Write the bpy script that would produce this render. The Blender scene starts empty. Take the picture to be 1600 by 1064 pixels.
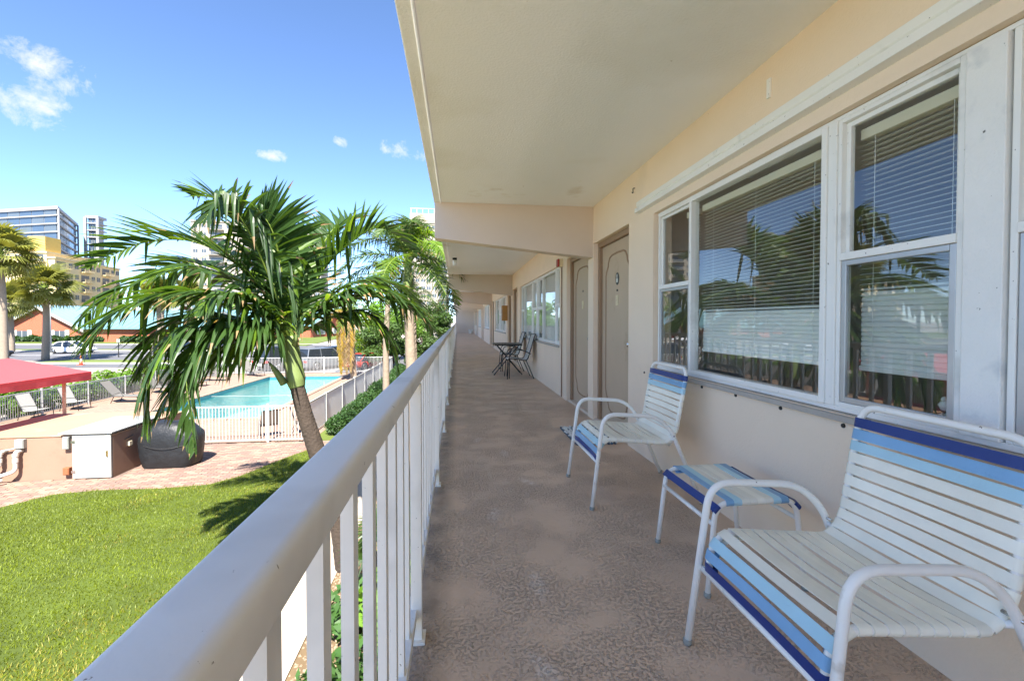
import bpy, math, random
from mathutils import Vector, Matrix
R = math.radians
random.seed(7)
SC = bpy.context.scene
COL = SC.collection

# ------------------------------------------------------------------ camera
cam = bpy.data.objects.new('camera', bpy.data.cameras.new('camera'))
COL.objects.link(cam)
cam.location = (0, 0, 1.2)
cam.rotation_euler = (R(90 - 1.2), 0, R(-6.82))
cam.data.lens = 16.0
cam.data.sensor_width = 36
cam.data.shift_y = -15 / 1600
cam.data.clip_start = 0.02
cam.data.clip_end = 4000
SC.camera = cam

# ------------------------------------------------------------------ sun, sky, exposure
SUN_EL, SUN_AZ = 51, 178            # azimuth measured from +Y towards +X
SUN_STRENGTH, SKY_STRENGTH = 3.8, 0.086
sun = bpy.data.objects.new('sun', bpy.data.lights.new('sun', 'SUN'))
COL.objects.link(sun)
sd = Vector((math.sin(R(SUN_AZ)) * math.cos(R(SUN_EL)), math.cos(R(SUN_AZ)) * math.cos(R(SUN_EL)), math.sin(R(SUN_EL))))
sun.rotation_euler = sd.to_track_quat('Z', 'Y').to_euler()
sun.data.energy = SUN_STRENGTH
sun.data.angle = R(0.9)
sun.data.color = (1.0, 0.955, 0.88)

W = bpy.data.worlds.new('World')
SC.world = W
W.use_nodes = True
nt = W.node_tree
nt.nodes.clear()


def N(tree, kind, **kw):
    n = tree.nodes.new(kind)
    for k, v in kw.items():
        if k.startswith('_'):
            n.inputs[int(k[1:])].default_value = v
        else:
            setattr(n, k, v)
    return n


def math_(tree, op, a, b=None, c=None, clamp=False):
    n = tree.nodes.new('ShaderNodeMath')
    n.operation = op
    n.use_clamp = clamp
    for i, x in enumerate((a, b, c)):
        if x is None:
            continue
        if isinstance(x, (int, float)):
            n.inputs[i].default_value = x
        else:
            tree.links.new(x, n.inputs[i])
    return n.outputs[0]


out = N(nt, 'ShaderNodeOutputWorld')
bg = N(nt, 'ShaderNodeBackground')
bg.inputs[1].default_value = SKY_STRENGTH
sky = N(nt, 'ShaderNodeTexSky')
sky.sky_type = 'NISHITA'
sky.sun_disc = False
sky.sun_elevation = R(SUN_EL)
sky.sun_rotation = R(SUN_AZ)
sky.altitude = 0
sky.air_density = 0.6
sky.dust_density = 0.05
sky.ozone_density = 5.0
# a few small fair-weather clouds: soft patches in given directions broken up by fractal noise
CLOUDS = [(-0.109, 0.935, 0.338, 0.062, 0.03), (-0.343, 0.889, 0.303, 0.045, 0.016), (-0.428, 0.837, 0.340, 0.04, 0.016), (-0.615, 0.718, 0.327, 0.1, 0.075), (-0.581, 0.728, 0.365, 0.085, 0.05), (-0.565, 0.748, 0.348, 0.05, 0.03), (-0.219, 0.913, 0.344, 0.035, 0.014), (-0.98, 0.60, 0.33, 0.16, 0.06), (-1.0, 0.1, 0.5, 0.2, 0.08), (0.6, -0.8, 0.4, 0.2, 0.07), (-0.7, -0.8, 0.35, 0.22, 0.07)]
tc = N(nt, 'ShaderNodeTexCoord')
nz = N(nt, 'ShaderNodeTexNoise')
nz.inputs['Scale'].default_value = 17.0
nz.inputs['Detail'].default_value = 9.0
nz.inputs['Roughness'].default_value = 0.66
nz.inputs['Distortion'].default_value = 0.25
nt.links.new(tc.outputs['Generated'], nz.inputs['Vector'])
acc = None
for (cx, cy, cz, ra, rv) in CLOUDS:
    d = Vector((cx, cy, cz)).normalized()
    sdv = d.cross(Vector((0, 0, 1))).normalized()
    upv = sdv.cross(d)
    parts = []
    for vec, rr in ((sdv, ra), (upv, rv)):
        dt = N(nt, 'ShaderNodeVectorMath', operation='DOT_PRODUCT')
        nt.links.new(tc.outputs['Generated'], dt.inputs[0])
        dt.inputs[1].default_value = vec
        q = math_(nt, 'DIVIDE', dt.outputs['Value'], rr)
        parts.append(math_(nt, 'MULTIPLY', q, q))
    fr = N(nt, 'ShaderNodeVectorMath', operation='DOT_PRODUCT')
    nt.links.new(tc.outputs['Generated'], fr.inputs[0])
    fr.inputs[1].default_value = d
    front = math_(nt, 'GREATER_THAN', fr.outputs['Value'], 0.0)
    s = math_(nt, 'ADD', parts[0], parts[1])
    m = math_(nt, 'SUBTRACT', 1.0, s, clamp=True)
    m = math_(nt, 'MULTIPLY', m, front)
    acc = m if acc is None else math_(nt, 'MAXIMUM', acc, m)
dens = math_(nt, 'MULTIPLY_ADD', acc, 0.72, math_(nt, 'MULTIPLY_ADD', nz.outputs['Fac'], 2.6, -1.80))
dens = math_(nt, 'MULTIPLY', dens, 1.7, clamp=True)
dens = math_(nt, 'MULTIPLY', dens, math_(nt, 'MULTIPLY', acc, 4.0, clamp=True))
mixc = N(nt, 'ShaderNodeMix', data_type='RGBA')
nt.links.new(dens, mixc.inputs['Factor'])
nt.links.new(sky.outputs[0], mixc.inputs['A'])
mixc.inputs['B'].default_value = (2.7, 2.75, 2.85, 1)
nt.links.new(mixc.outputs['Result'], bg.inputs[0])
nt.links.new(bg.outputs[0], out.inputs[0])

SC.view_settings.view_transform = 'Standard'
SC.view_settings.look = 'None'
SC.view_settings.exposure = 2.3
SC.view_settings.gamma = 1.0
SC.cycles.max_bounces = 10
SC.cycles.diffuse_bounces = 6
SC.cycles.glossy_bounces = 4
SC.cycles.transmission_bounces = 6
SC.cycles.transparent_max_bounces = 16
SC.cycles.caustics_reflective = False
SC.cycles.caustics_refractive = False
SC.cycles.sample_clamp_indirect = 6
SC.cycles.use_denoising = True

# ------------------------------------------------------------------ materials
MATS = {}


def lin(c):
    return tuple(((x / 255) / 12.92 if x / 255 <= 0.04045 else ((x / 255 + 0.055) / 1.055) ** 2.4) for x in c)


def pm(name, col, rough=0.6, var=0.08, vs=3.0, bump=0.0, bs=60.0, metal=0.0, spec=0.4, spots=None, rnd=0.0, transl=0.0, tcol=None, obj=False, detail=5, bdist=0.01):
    m = bpy.data.materials.new(name)
    m.use_nodes = True
    t = m.node_tree
    b = t.nodes['Principled BSDF']
    b.inputs['Roughness'].default_value = rough
    b.inputs['Metallic'].default_value = metal
    b.inputs['Specular IOR Level'].default_value = spec
    if obj:
        co = N(t, 'ShaderNodeTexCoord').outputs['Object']
    else:
        co = N(t, 'ShaderNodeNewGeometry').outputs['Position']

    def noise(scale, det=detail, ro=0.55):
        n = N(t, 'ShaderNodeTexNoise')
        n.inputs['Scale'].default_value = scale
        n.inputs['Detail'].default_value = det
        n.inputs['Roughness'].default_value = ro
        t.links.new(co, n.inputs['Vector'])
        return n.outputs['Fac']
    f = math_(t, 'MULTIPLY_ADD', noise(vs), 1.6, -0.3)
    if rnd:
        oi = N(t, 'ShaderNodeObjectInfo')
        f = math_(t, 'ADD', f, math_(t, 'MULTIPLY_ADD', oi.outputs['Random'], 2 * rnd, -rnd))
    mx = N(t, 'ShaderNodeMix', data_type='RGBA')
    mx.clamp_factor = False
    mx.inputs['A'].default_value = tuple(max(0, c * (1 - var)) for c in col) + (1,)
    mx.inputs['B'].default_value = tuple(min(1, c * (1 + var)) for c in col) + (1,)
    t.links.new(f, mx.inputs['Factor'])
    c = mx.outputs['Result']
    if spots:
        for (sc_, ss, th, soft) in (spots if isinstance(spots, list) else [spots]):
            g = math_(t, 'DIVIDE', math_(t, 'SUBTRACT', noise(ss, 4, 0.6), th), soft, clamp=True)
            m2 = N(t, 'ShaderNodeMix', data_type='RGBA')
            t.links.new(g, m2.inputs['Factor'])
            t.links.new(c, m2.inputs['A'])
            m2.inputs['B'].default_value = tuple(sc_) + (1,)
            c = m2.outputs['Result']
    t.links.new(c, b.inputs['Base Color'])
    if bump:
        bn = N(t, 'ShaderNodeBump')
        bn.inputs['Strength'].default_value = bump
        bn.inputs['Distance'].default_value = bdist
        t.links.new(noise(bs, 4), bn.inputs['Height'])
        t.links.new(bn.outputs[0], b.inputs['Normal'])
    if transl:
        tr = N(t, 'ShaderNodeBsdfTranslucent')
        if tcol:
            tr.inputs[0].default_value = tuple(tcol) + (1,)
        else:
            t.links.new(c, tr.inputs[0])
        ms = N(t, 'ShaderNodeMixShader')
        ms.inputs[0].default_value = transl
        t.links.new(b.outputs[0], ms.inputs[1])
        t.links.new(tr.outputs[0], ms.inputs[2])
        t.links.new(ms.outputs[0], t.nodes['Material Output'].inputs[0])
    MATS[name] = m
    return m


pm('wall', lin((242, 221, 196)), 0.75, 0.05, 1.2, 0.25, 90, spots=[(lin((214, 196, 176)), 0.8, 0.62, 0.3), (lin((120, 100, 85)), 35, 0.765, 0.02)])
pm('ceiling', lin((247, 246, 244)), 0.8, 0.03, 0.7, 0.5, 70, spots=[(lin((228, 222, 208)), 0.55, 0.56, 0.3), (lin((205, 192, 168)), 0.9, 0.66, 0.12), (lin((190, 180, 160)), 26, 0.74, 0.05)], bdist=0.008)
pm('beam', lin((220, 202, 184)), 0.75, 0.04, 1.5, 0.3, 90)
pm('door', lin((194, 172, 146)), 0.5, 0.05, 2, 0.12, 40, spots=[(lin((164, 140, 114)), 3, 0.62, 0.2), (lin((120, 100, 82)), 45, 0.74, 0.03)])
pm('door_trim', lin((158, 130, 104)), 0.5, 0.05, 2)
pm('white_frame', lin((241, 239, 233)), 0.45, 0.04, 3, 0.05, 60, spots=[(lin((110, 105, 98)), 55, 0.69, 0.03), (lin((205, 205, 200)), 4, 0.6, 0.2)])
pm('white_panel', lin((240, 238, 233)), 0.5, 0.05, 5, 0.25, 140, spots=[(lin((95, 92, 88)), 38, 0.70, 0.02), (lin((205, 207, 208)), 6, 0.56, 0.2)])
pm('sill', lin((176, 168, 158)), 0.8, 0.12, 6, 0.3, 80)
pm('alu', lin((190, 192, 192)), 0.4, 0.06, 8, metal=0.5)
pm('rail', lin((234, 230, 222)), 0.6, 0.03, 3, 0.06, 45, spec=0.14, rnd=0.25, spots=[(lin((120, 112, 100)), 60, 0.71, 0.02), (lin((196, 192, 184)), 2.2, 0.56, 0.2)])
pm('chair_frame', lin((246, 243, 236)), 0.32, 0.03, 5, obj=True, spots=[(lin((95, 80, 70)), 24, 0.705, 0.012), (lin((215, 208, 195)), 9, 0.62, 0.1)])
for k, c in dict(navy=(34, 58, 125), blue=(128, 174, 212), light=(180, 218, 232), cream=(246, 242, 226)).items():
    pm('strap_' + k, lin(c), 0.38, 0.06, 10, 0.05, 90, rnd=0.6, obj=True, spots=(tuple(0.72 * x for x in lin(c)), 14, 0.68, 0.12))
pm('rubber', (0.03, 0.03, 0.03), 0.6)
pm('dark_metal', (0.035, 0.034, 0.033), 0.4, 0.1, 10, metal=0.3)
pm('sling', lin((190, 186, 176)), 0.8, 0.06, 20, 0.2, 300)
pm('sling_out', lin((112, 108, 102)), 0.8, 0.06, 20)
pm('sling_brown', lin((92, 80, 70)), 0.8, 0.08, 20)
pm('sling_white', lin((168, 166, 158)), 0.8, 0.04, 10)
pm('table_slat', lin((112, 106, 98)), 0.55, 0.1, 8)
pm('blind', lin((244, 246, 238)), 0.45, 0.02, 3)
pm('blind_rail', lin((228, 222, 196)), 0.45, 0.03, 3)
pm('curtain', lin((244, 246, 244)), 0.85, 0.03, 2, transl=0.1)
pm('room', lin((190, 182, 168)), 0.8, 0.05, 1)
pm('brass', (0.55, 0.42, 0.2), 0.3, 0.1, 20, metal=1.0)
pm('steel', (0.6, 0.6, 0.6), 0.25, 0.05, 20, metal=1.0)
pm('black_enamel', (0.02, 0.02, 0.022), 0.3)
pm('plate_ivory', lin((225, 210, 175)), 0.4)
pm('red_plastic', lin((165, 60, 50)), 0.4)
pm('conduit', lin((150, 120, 98)), 0.5)
pm('ceramic', lin((235, 236, 228)), 0.2, 0.03, 6)
pm('wood_tan', lin((190, 140, 80)), 0.6, 0.15, 6)
pm('doormat_dark', lin((92, 98, 106)), 0.9, 0.3, 60)
pm('doormat_pale', lin((236, 236, 228)), 0.9, 0.2, 60)
pm('doormat_blue', lin((70, 110, 130)), 0.9, 0.2, 60)
# outdoors
pm('ground', lin((146, 138, 128)), 0.9, 0.08, 0.3, 0.2, 20)
pm('path', lin((176, 162, 146)), 0.9, 0.05, 1.2, 0.3, 60, spots=[(lin((128, 114, 100)), 2.2, 0.64, 0.15), (lin((120, 110, 100)), 22, 0.73, 0.03)])
pm('soil', lin((108, 90, 66)), 0.95, 0.25, 3, 0.5, 30)
pm('lawn_soil', (0.06, 0.085, 0.008), 0.95, 0.3, 1.2, 0.5, 60)
pm('gravel', lin((175, 150, 125)), 0.9, 0.35, 30, 0.3, 60, rnd=0.8)
pm('paver_joint', lin((112, 94, 84)), 0.95, 0.1, 5)
for i, c in enumerate(((142, 116, 100), (132, 105, 92), (150, 126, 110), (126, 104, 94))):
    pm('paver%d' % i, lin(c), 0.85, 0.1, 8, 0.2, 80)
pm('coping', lin((150, 124, 108)), 0.8, 0.1, 4, 0.2, 60)
pm('pool_shell', lin((140, 192, 190)), 0.5, 0.05, 1.5)
pm('pool_tile', lin((60, 120, 140)), 0.3, 0.2, 30)
pm('stucco_pump', lin((142, 114, 96)), 0.85, 0.06, 1.5, 0.3, 60, spots=(lin((128, 100, 84)), 1.6, 0.58, 0.25))
pm('deck_top', lin((164, 132, 106)), 0.85, 0.04, 0.8, 0.2, 50, spots=(lin((180, 158, 140)), 0.9, 0.6, 0.2))
pm('white_board', lin((160, 160, 154)), 0.5, 0.04, 2, spots=(lin((146, 144, 134)), 3, 0.64, 0.2))
pm('pvc', lin((196, 192, 184)), 0.3, 0.03, 6)
pm('grey_box', lin((150, 152, 146)), 0.5, 0.08, 9, spots=(lin((110, 105, 96)), 9, 0.6, 0.1))
pm('blue_pvc', lin((60, 90, 170)), 0.4)
pm('rust', lin((140, 85, 55)), 0.9, 0.3, 20)
pm('bbq_cover', (0.013, 0.014, 0.016), 0.5, 0.25, 5, 0.7, 7, bdist=0.03)
pm('canopy', lin((206, 84, 88)), 0.8, 0.04, 1, 0.1, 200, transl=0.2)
pm('canopy_trim', lin((214, 72, 74)), 0.8, 0.04, 1)
pm('tan_post', lin((214, 176, 140)), 0.6)
pm('fence_white', lin((184, 184, 182)), 0.4, 0.03, 3)
pm('asphalt', lin((92, 92, 96)), 0.9, 0.1, 0.8, 0.2, 60, spots=(lin((76, 76, 80)), 0.25, 0.55, 0.15))
pm('curb', lin((188, 184, 176)), 0.85, 0.05, 2)
pm('marking', lin((235, 235, 230)), 0.7, 0.05, 4)
pm('verge', (0.10, 0.135, 0.02), 0.95, 0.25, 0.6, 0.4, 10)
pm('bark', lin((64, 54, 46)), 0.9, 0.25, 9, 0.8, 25, bdist=0.03)
pm('bark_pale', lin((138, 124, 108)), 0.9, 0.15, 6, 0.6, 18, bdist=0.03)
pm('crownshaft', lin((114, 130, 76)), 0.45, 0.25, 4, 0.1, 12, spots=(lin((104, 92, 60)), 5, 0.66, 0.1))
pm('rachis', lin((112, 130, 52)), 0.45, 0.15, 3)
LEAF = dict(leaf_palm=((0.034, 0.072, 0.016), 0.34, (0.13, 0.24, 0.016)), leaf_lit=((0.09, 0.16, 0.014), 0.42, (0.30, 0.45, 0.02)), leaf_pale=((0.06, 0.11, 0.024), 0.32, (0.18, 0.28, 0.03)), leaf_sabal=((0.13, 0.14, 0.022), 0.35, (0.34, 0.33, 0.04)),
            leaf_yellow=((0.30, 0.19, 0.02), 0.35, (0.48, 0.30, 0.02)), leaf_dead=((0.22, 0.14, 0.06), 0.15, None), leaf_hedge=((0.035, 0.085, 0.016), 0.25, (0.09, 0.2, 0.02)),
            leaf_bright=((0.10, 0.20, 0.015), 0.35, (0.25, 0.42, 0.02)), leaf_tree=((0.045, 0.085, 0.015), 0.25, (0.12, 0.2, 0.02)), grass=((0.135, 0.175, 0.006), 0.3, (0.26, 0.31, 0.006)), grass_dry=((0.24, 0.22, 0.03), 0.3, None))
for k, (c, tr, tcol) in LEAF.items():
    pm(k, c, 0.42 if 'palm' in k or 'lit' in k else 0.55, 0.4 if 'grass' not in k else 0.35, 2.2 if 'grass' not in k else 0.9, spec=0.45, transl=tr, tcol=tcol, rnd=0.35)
pm('cone', lin((240, 90, 60)), 0.5)
pm('concrete_tower', lin((150, 152, 154)), 0.8, 0.04, 0.2)
pm('tower_glass', lin((66, 82, 100)), 0.15, 0.2, 0.05, spec=0.8)
pm('tower_glass2', lin((84, 94, 102)), 0.2, 0.25, 0.09, spec=0.8)
pm('yellow_stucco', lin((206, 186, 144)), 0.85, 0.04, 0.2)
pm('yellow_dark', lin((204, 170, 92)), 0.85, 0.04, 0.2)
pm('cream_stucco', lin((152, 144, 132)), 0.85, 0.04, 0.2)
pm('window_dark', lin((72, 80, 88)), 0.2, 0.3, 0.3, spec=0.7)
pm('roof_blue', lin((128, 160, 174)), 0.4, 0.06, 0.6, metal=0.15)
pm('roof_teal', lin((108, 146, 152)), 0.4, 0.06, 0.6, metal=0.15)
pm('fascia', lin((176, 176, 168)), 0.7)
pm('car_white', lin((235, 236, 238)), 0.25, 0.02, 1, spec=0.6)
pm('car_black', (0.012, 0.012, 0.014), 0.2, 0.02, 1, spec=0.6)
pm('car_silver', lin((118, 122, 126)), 0.28, 0.02, 1, metal=0.5)
pm('car_red', lin((150, 50, 40)), 0.3, 0.02, 1, spec=0.6)
pm('car_glass', (0.02, 0.025, 0.03), 0.08, 0.02, 1, spec=0.8)
pm('tyre', (0.02, 0.02, 0.02), 0.8)
pm('rim', (0.45, 0.45, 0.46), 0.3, metal=0.9)
pm('lamp_red', (0.5, 0.02, 0.02), 0.2)
pm('lamp_clear', (0.8, 0.8, 0.8), 0.1)
pm('diffuser', lin((245, 245, 240)), 0.3)


def brick_mat():
    m = bpy.data.materials.new('brick_wall')
    m.use_nodes = True
    t = m.node_tree
    b = t.nodes['Principled BSDF']
    g = N(t, 'ShaderNodeNewGeometry')
    br = N(t, 'ShaderNodeTexBrick')
    br.inputs['Color1'].default_value = lin((178, 88, 58)) + (1,)
    br.inputs['Color2'].default_value = lin((160, 74, 50)) + (1,)
    br.inputs['Mortar'].default_value = lin((160, 120, 98)) + (1,)
    br.inputs['Scale'].default_value = 4.0
    mp = N(t, 'ShaderNodeMapping')
    mp.inputs['Rotation'].default_value = (R(90), 0, 0)
    t.links.new(g.outputs['Position'], mp.inputs[0])
    t.links.new(mp.outputs[0], br.inputs['Vector'])
    t.links.new(br.outputs['Color'], b.inputs['Base Color'])
    b.inputs['Roughness'].default_value = 0.9
    MATS['brick_wall'] = m


brick_mat()


def glass_mat(name, tint, ior):
    m = bpy.data.materials.new(name)
    m.use_nodes = True
    t = m.node_tree
    t.nodes.remove(t.nodes['Principled BSDF'])
    tr = N(t, 'ShaderNodeBsdfTransparent')
    tr.inputs[0].default_value = tint + (1,)
    gl = N(t, 'ShaderNodeBsdfGlossy')
    gl.inputs['Roughness'].default_value = 0.0
    fr = N(t, 'ShaderNodeFresnel')
    fr.inputs[0].default_value = ior
    ms = N(t, 'ShaderNodeMixShader')
    # only the face towards the viewer reflects; the far face of the pane just lets light pass
    ng = N(t, 'ShaderNodeNewGeometry')
    t.links.new(math_(t, 'MULTIPLY', fr.outputs[0], math_(t, 'SUBTRACT', 1.0, ng.outputs['Backfacing'])), ms.inputs[0])
    t.links.new(tr.outputs[0], ms.inputs[1])
    t.links.new(gl.outputs[0], ms.inputs[2])
    t.links.new(ms.outputs[0], t.nodes['Material Output'].inputs[0])
    MATS[name] = m
    return m, fr, gl


glass_mat('glass', (0.97, 0.98, 0.97), 2.05)
_, _fr, _gl = glass_mat('water', (0.80, 0.96, 0.94), 1.33)
_t = MATS['water'].node_tree
_n = N(_t, 'ShaderNodeTexNoise')
_n.inputs['Scale'].default_value = 2.2
_n.inputs['Detail'].default_value = 3
_g = N(_t, 'ShaderNodeNewGeometry')
_t.links.new(_g.outputs['Position'], _n.inputs['Vector'])
_b = N(_t, 'ShaderNodeBump')
_b.inputs['Strength'].default_value = 0.6
_b.inputs['Distance'].default_value = 0.05
_t.links.new(_n.outputs['Fac'], _b.inputs['Height'])
_t.links.new(_b.outputs[0], _fr.inputs['Normal'])
_t.links.new(_b.outputs[0], _gl.inputs['Normal'])


def screen_mat():
    m = bpy.data.materials.new('insect_screen')
    m.use_nodes = True
    t = m.node_tree
    t.nodes.remove(t.nodes['Principled BSDF'])
    tr = N(t, 'ShaderNodeBsdfTransparent')
    df = N(t, 'ShaderNodeBsdfDiffuse')
    df.inputs[0].default_value = (0.06, 0.065, 0.065, 1)
    ms = N(t, 'ShaderNodeMixShader')
    ms.inputs[0].default_value = 0.16
    t.links.new(tr.outputs[0], ms.inputs[1])
    t.links.new(df.outputs[0], ms.inputs[2])
    t.links.new(ms.outputs[0], t.nodes['Material Output'].inputs[0])
    MATS['insect_screen'] = m


screen_mat()


def floor_mat():
    m = bpy.data.materials.new('walkway_paint')
    m.use_nodes = True
    t = m.node_tree
    b = t.nodes['Principled BSDF']
    pos = N(t, 'ShaderNodeNewGeometry').outputs['Position']

    def noise(scale, det, ro=0.55, dist=0.0):
        n = N(t, 'ShaderNodeTexNoise')
        n.inputs['Scale'].default_value = scale
        n.inputs['Detail'].default_value = det
        n.inputs['Roughness'].default_value = ro
        n.inputs['Distortion'].default_value = dist
        t.links.new(pos, n.inputs['Vector'])
        return n.outputs['Fac']

    def mix(fac, a, bcol):
        x = N(t, 'ShaderNodeMix', data_type='RGBA')
        if isinstance(fac, (int, float)):
            x.inputs['Factor'].default_value = fac
        else:
            t.links.new(fac, x.inputs['Factor'])
        if isinstance(a, tuple):
            x.inputs['A'].default_value = a + (1,)
        else:
            t.links.new(a, x.inputs['A'])
        x.inputs['B'].default_value = bcol + (1,)
        return x.outputs['Result']
    big = math_(t, 'MULTIPLY_ADD', noise(1.1, 5), 2.4, -0.7, clamp=True)
    c = mix(big, lin((228, 198, 170)), lin((208, 180, 155)))
    grey = math_(t, 'MULTIPLY_ADD', noise(0.45, 4), 4.0, -2.0, clamp=True)
    c = mix(math_(t, 'MULTIPLY', grey, 0.7), c, lin((190, 170, 152)))
    # skip-trowel crumbs: raised specks gathered in patches
    patch = math_(t, 'MULTIPLY_ADD', noise(2.8, 5), 4.5, -1.72, clamp=True)
    crumb = math_(t, 'MULTIPLY_ADD', noise(72, 3, 0.55, 0.0), 6.0, -3.0, clamp=True)
    h = math_(t, 'MULTIPLY', patch, crumb)
    pit = math_(t, 'MULTIPLY_ADD', noise(85, 2), -9.0, 3.4, clamp=True)
    pit = math_(t, 'MULTIPLY', pit, patch)
    c = mix(math_(t, 'MULTIPLY', h, 0.45), c, lin((240, 218, 196)))
    c = mix(math_(t, 'MULTIPLY', pit, 0.35), c, lin((96, 84, 76)))
    # dusty shoe prints
    sep = N(t, 'ShaderNodeSeparateXYZ')
    t.links.new(pos, sep.inputs[0])
    wear = noise(38, 4, 0.6)
    for (fx, fy, a) in ((0.36, 2.02, 0.05), (0.22, 2.8, -0.2), (0.52, 3.35, 0.5), (0.30, 1.5, 0.3), (0.20, 4.6, -0.3), (0.42, 4.1, 0.0)):
        ca, sa = math.cos(a), math.sin(a)
        dx = math_(t, 'SUBTRACT', sep.outputs[0], fx)
        dy = math_(t, 'SUBTRACT', sep.outputs[1], fy)
        u = math_(t, 'ADD', math_(t, 'MULTIPLY', dx, ca), math_(t, 'MULTIPLY', dy, sa))
        v = math_(t, 'SUBTRACT', math_(t, 'MULTIPLY', dy, ca), math_(t, 'MULTIPLY', dx, sa))
        tread = math_(t, 'MULTIPLY_ADD', math_(t, 'SINE', math_(t, 'MULTIPLY', v, 95.0)), 0.5, 0.5)
        q = math_(t, 'ADD', math_(t, 'POWER', math_(t, 'ABSOLUTE', math_(t, 'DIVIDE', u, 0.045)), 2.0), math_(t, 'POWER', math_(t, 'ABSOLUTE', math_(t, 'DIVIDE', v, 0.13)), 2.0))
        k = math_(t, 'MULTIPLY', math_(t, 'SUBTRACT', 1.0, q, clamp=True), math_(t, 'MULTIPLY_ADD', wear, 3.0, -0.85, clamp=True))
        k = math_(t, 'MULTIPLY', k, math_(t, 'MULTIPLY_ADD', tread, 0.5, 0.3))
        c = mix(math_(t, 'MULTIPLY', k, 1.0, clamp=True), c, lin((246, 232, 220)))
    # dark grime along the railing edge
    e = math_(t, 'MULTIPLY_ADD', sep.outputs[0], -11.0, -0.15, clamp=True)
    e = math_(t, 'MULTIPLY', e, math_(t, 'MULTIPLY_ADD', noise(7, 5), 1.6, -0.1, clamp=True))
    c = mix(math_(t, 'MULTIPLY', e, 0.75), c, lin((96, 88, 82)))
    t.links.new(c, b.inputs['Base Color'])
    r = math_(t, 'MULTIPLY_ADD', noise(3, 4), 0.35, 0.28)
    t.links.new(r, b.inputs['Roughness'])
    b.inputs['Specular IOR Level'].default_value = 0.4
    hh = math_(t, 'ADD', h, math_(t, 'MULTIPLY', pit, -0.8))
    hh = math_(t, 'ADD', hh, math_(t, 'MULTIPLY', noise(9, 4), 0.8))
    bn = N(t, 'ShaderNodeBump')
    bn.inputs['Strength'].default_value = 0.95
    bn.inputs['Distance'].default_value = 0.013
    t.links.new(hh, bn.inputs['Height'])
    t.links.new(bn.outputs[0], b.inputs['Normal'])
    MATS['walkway_paint'] = m


floor_mat()


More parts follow.
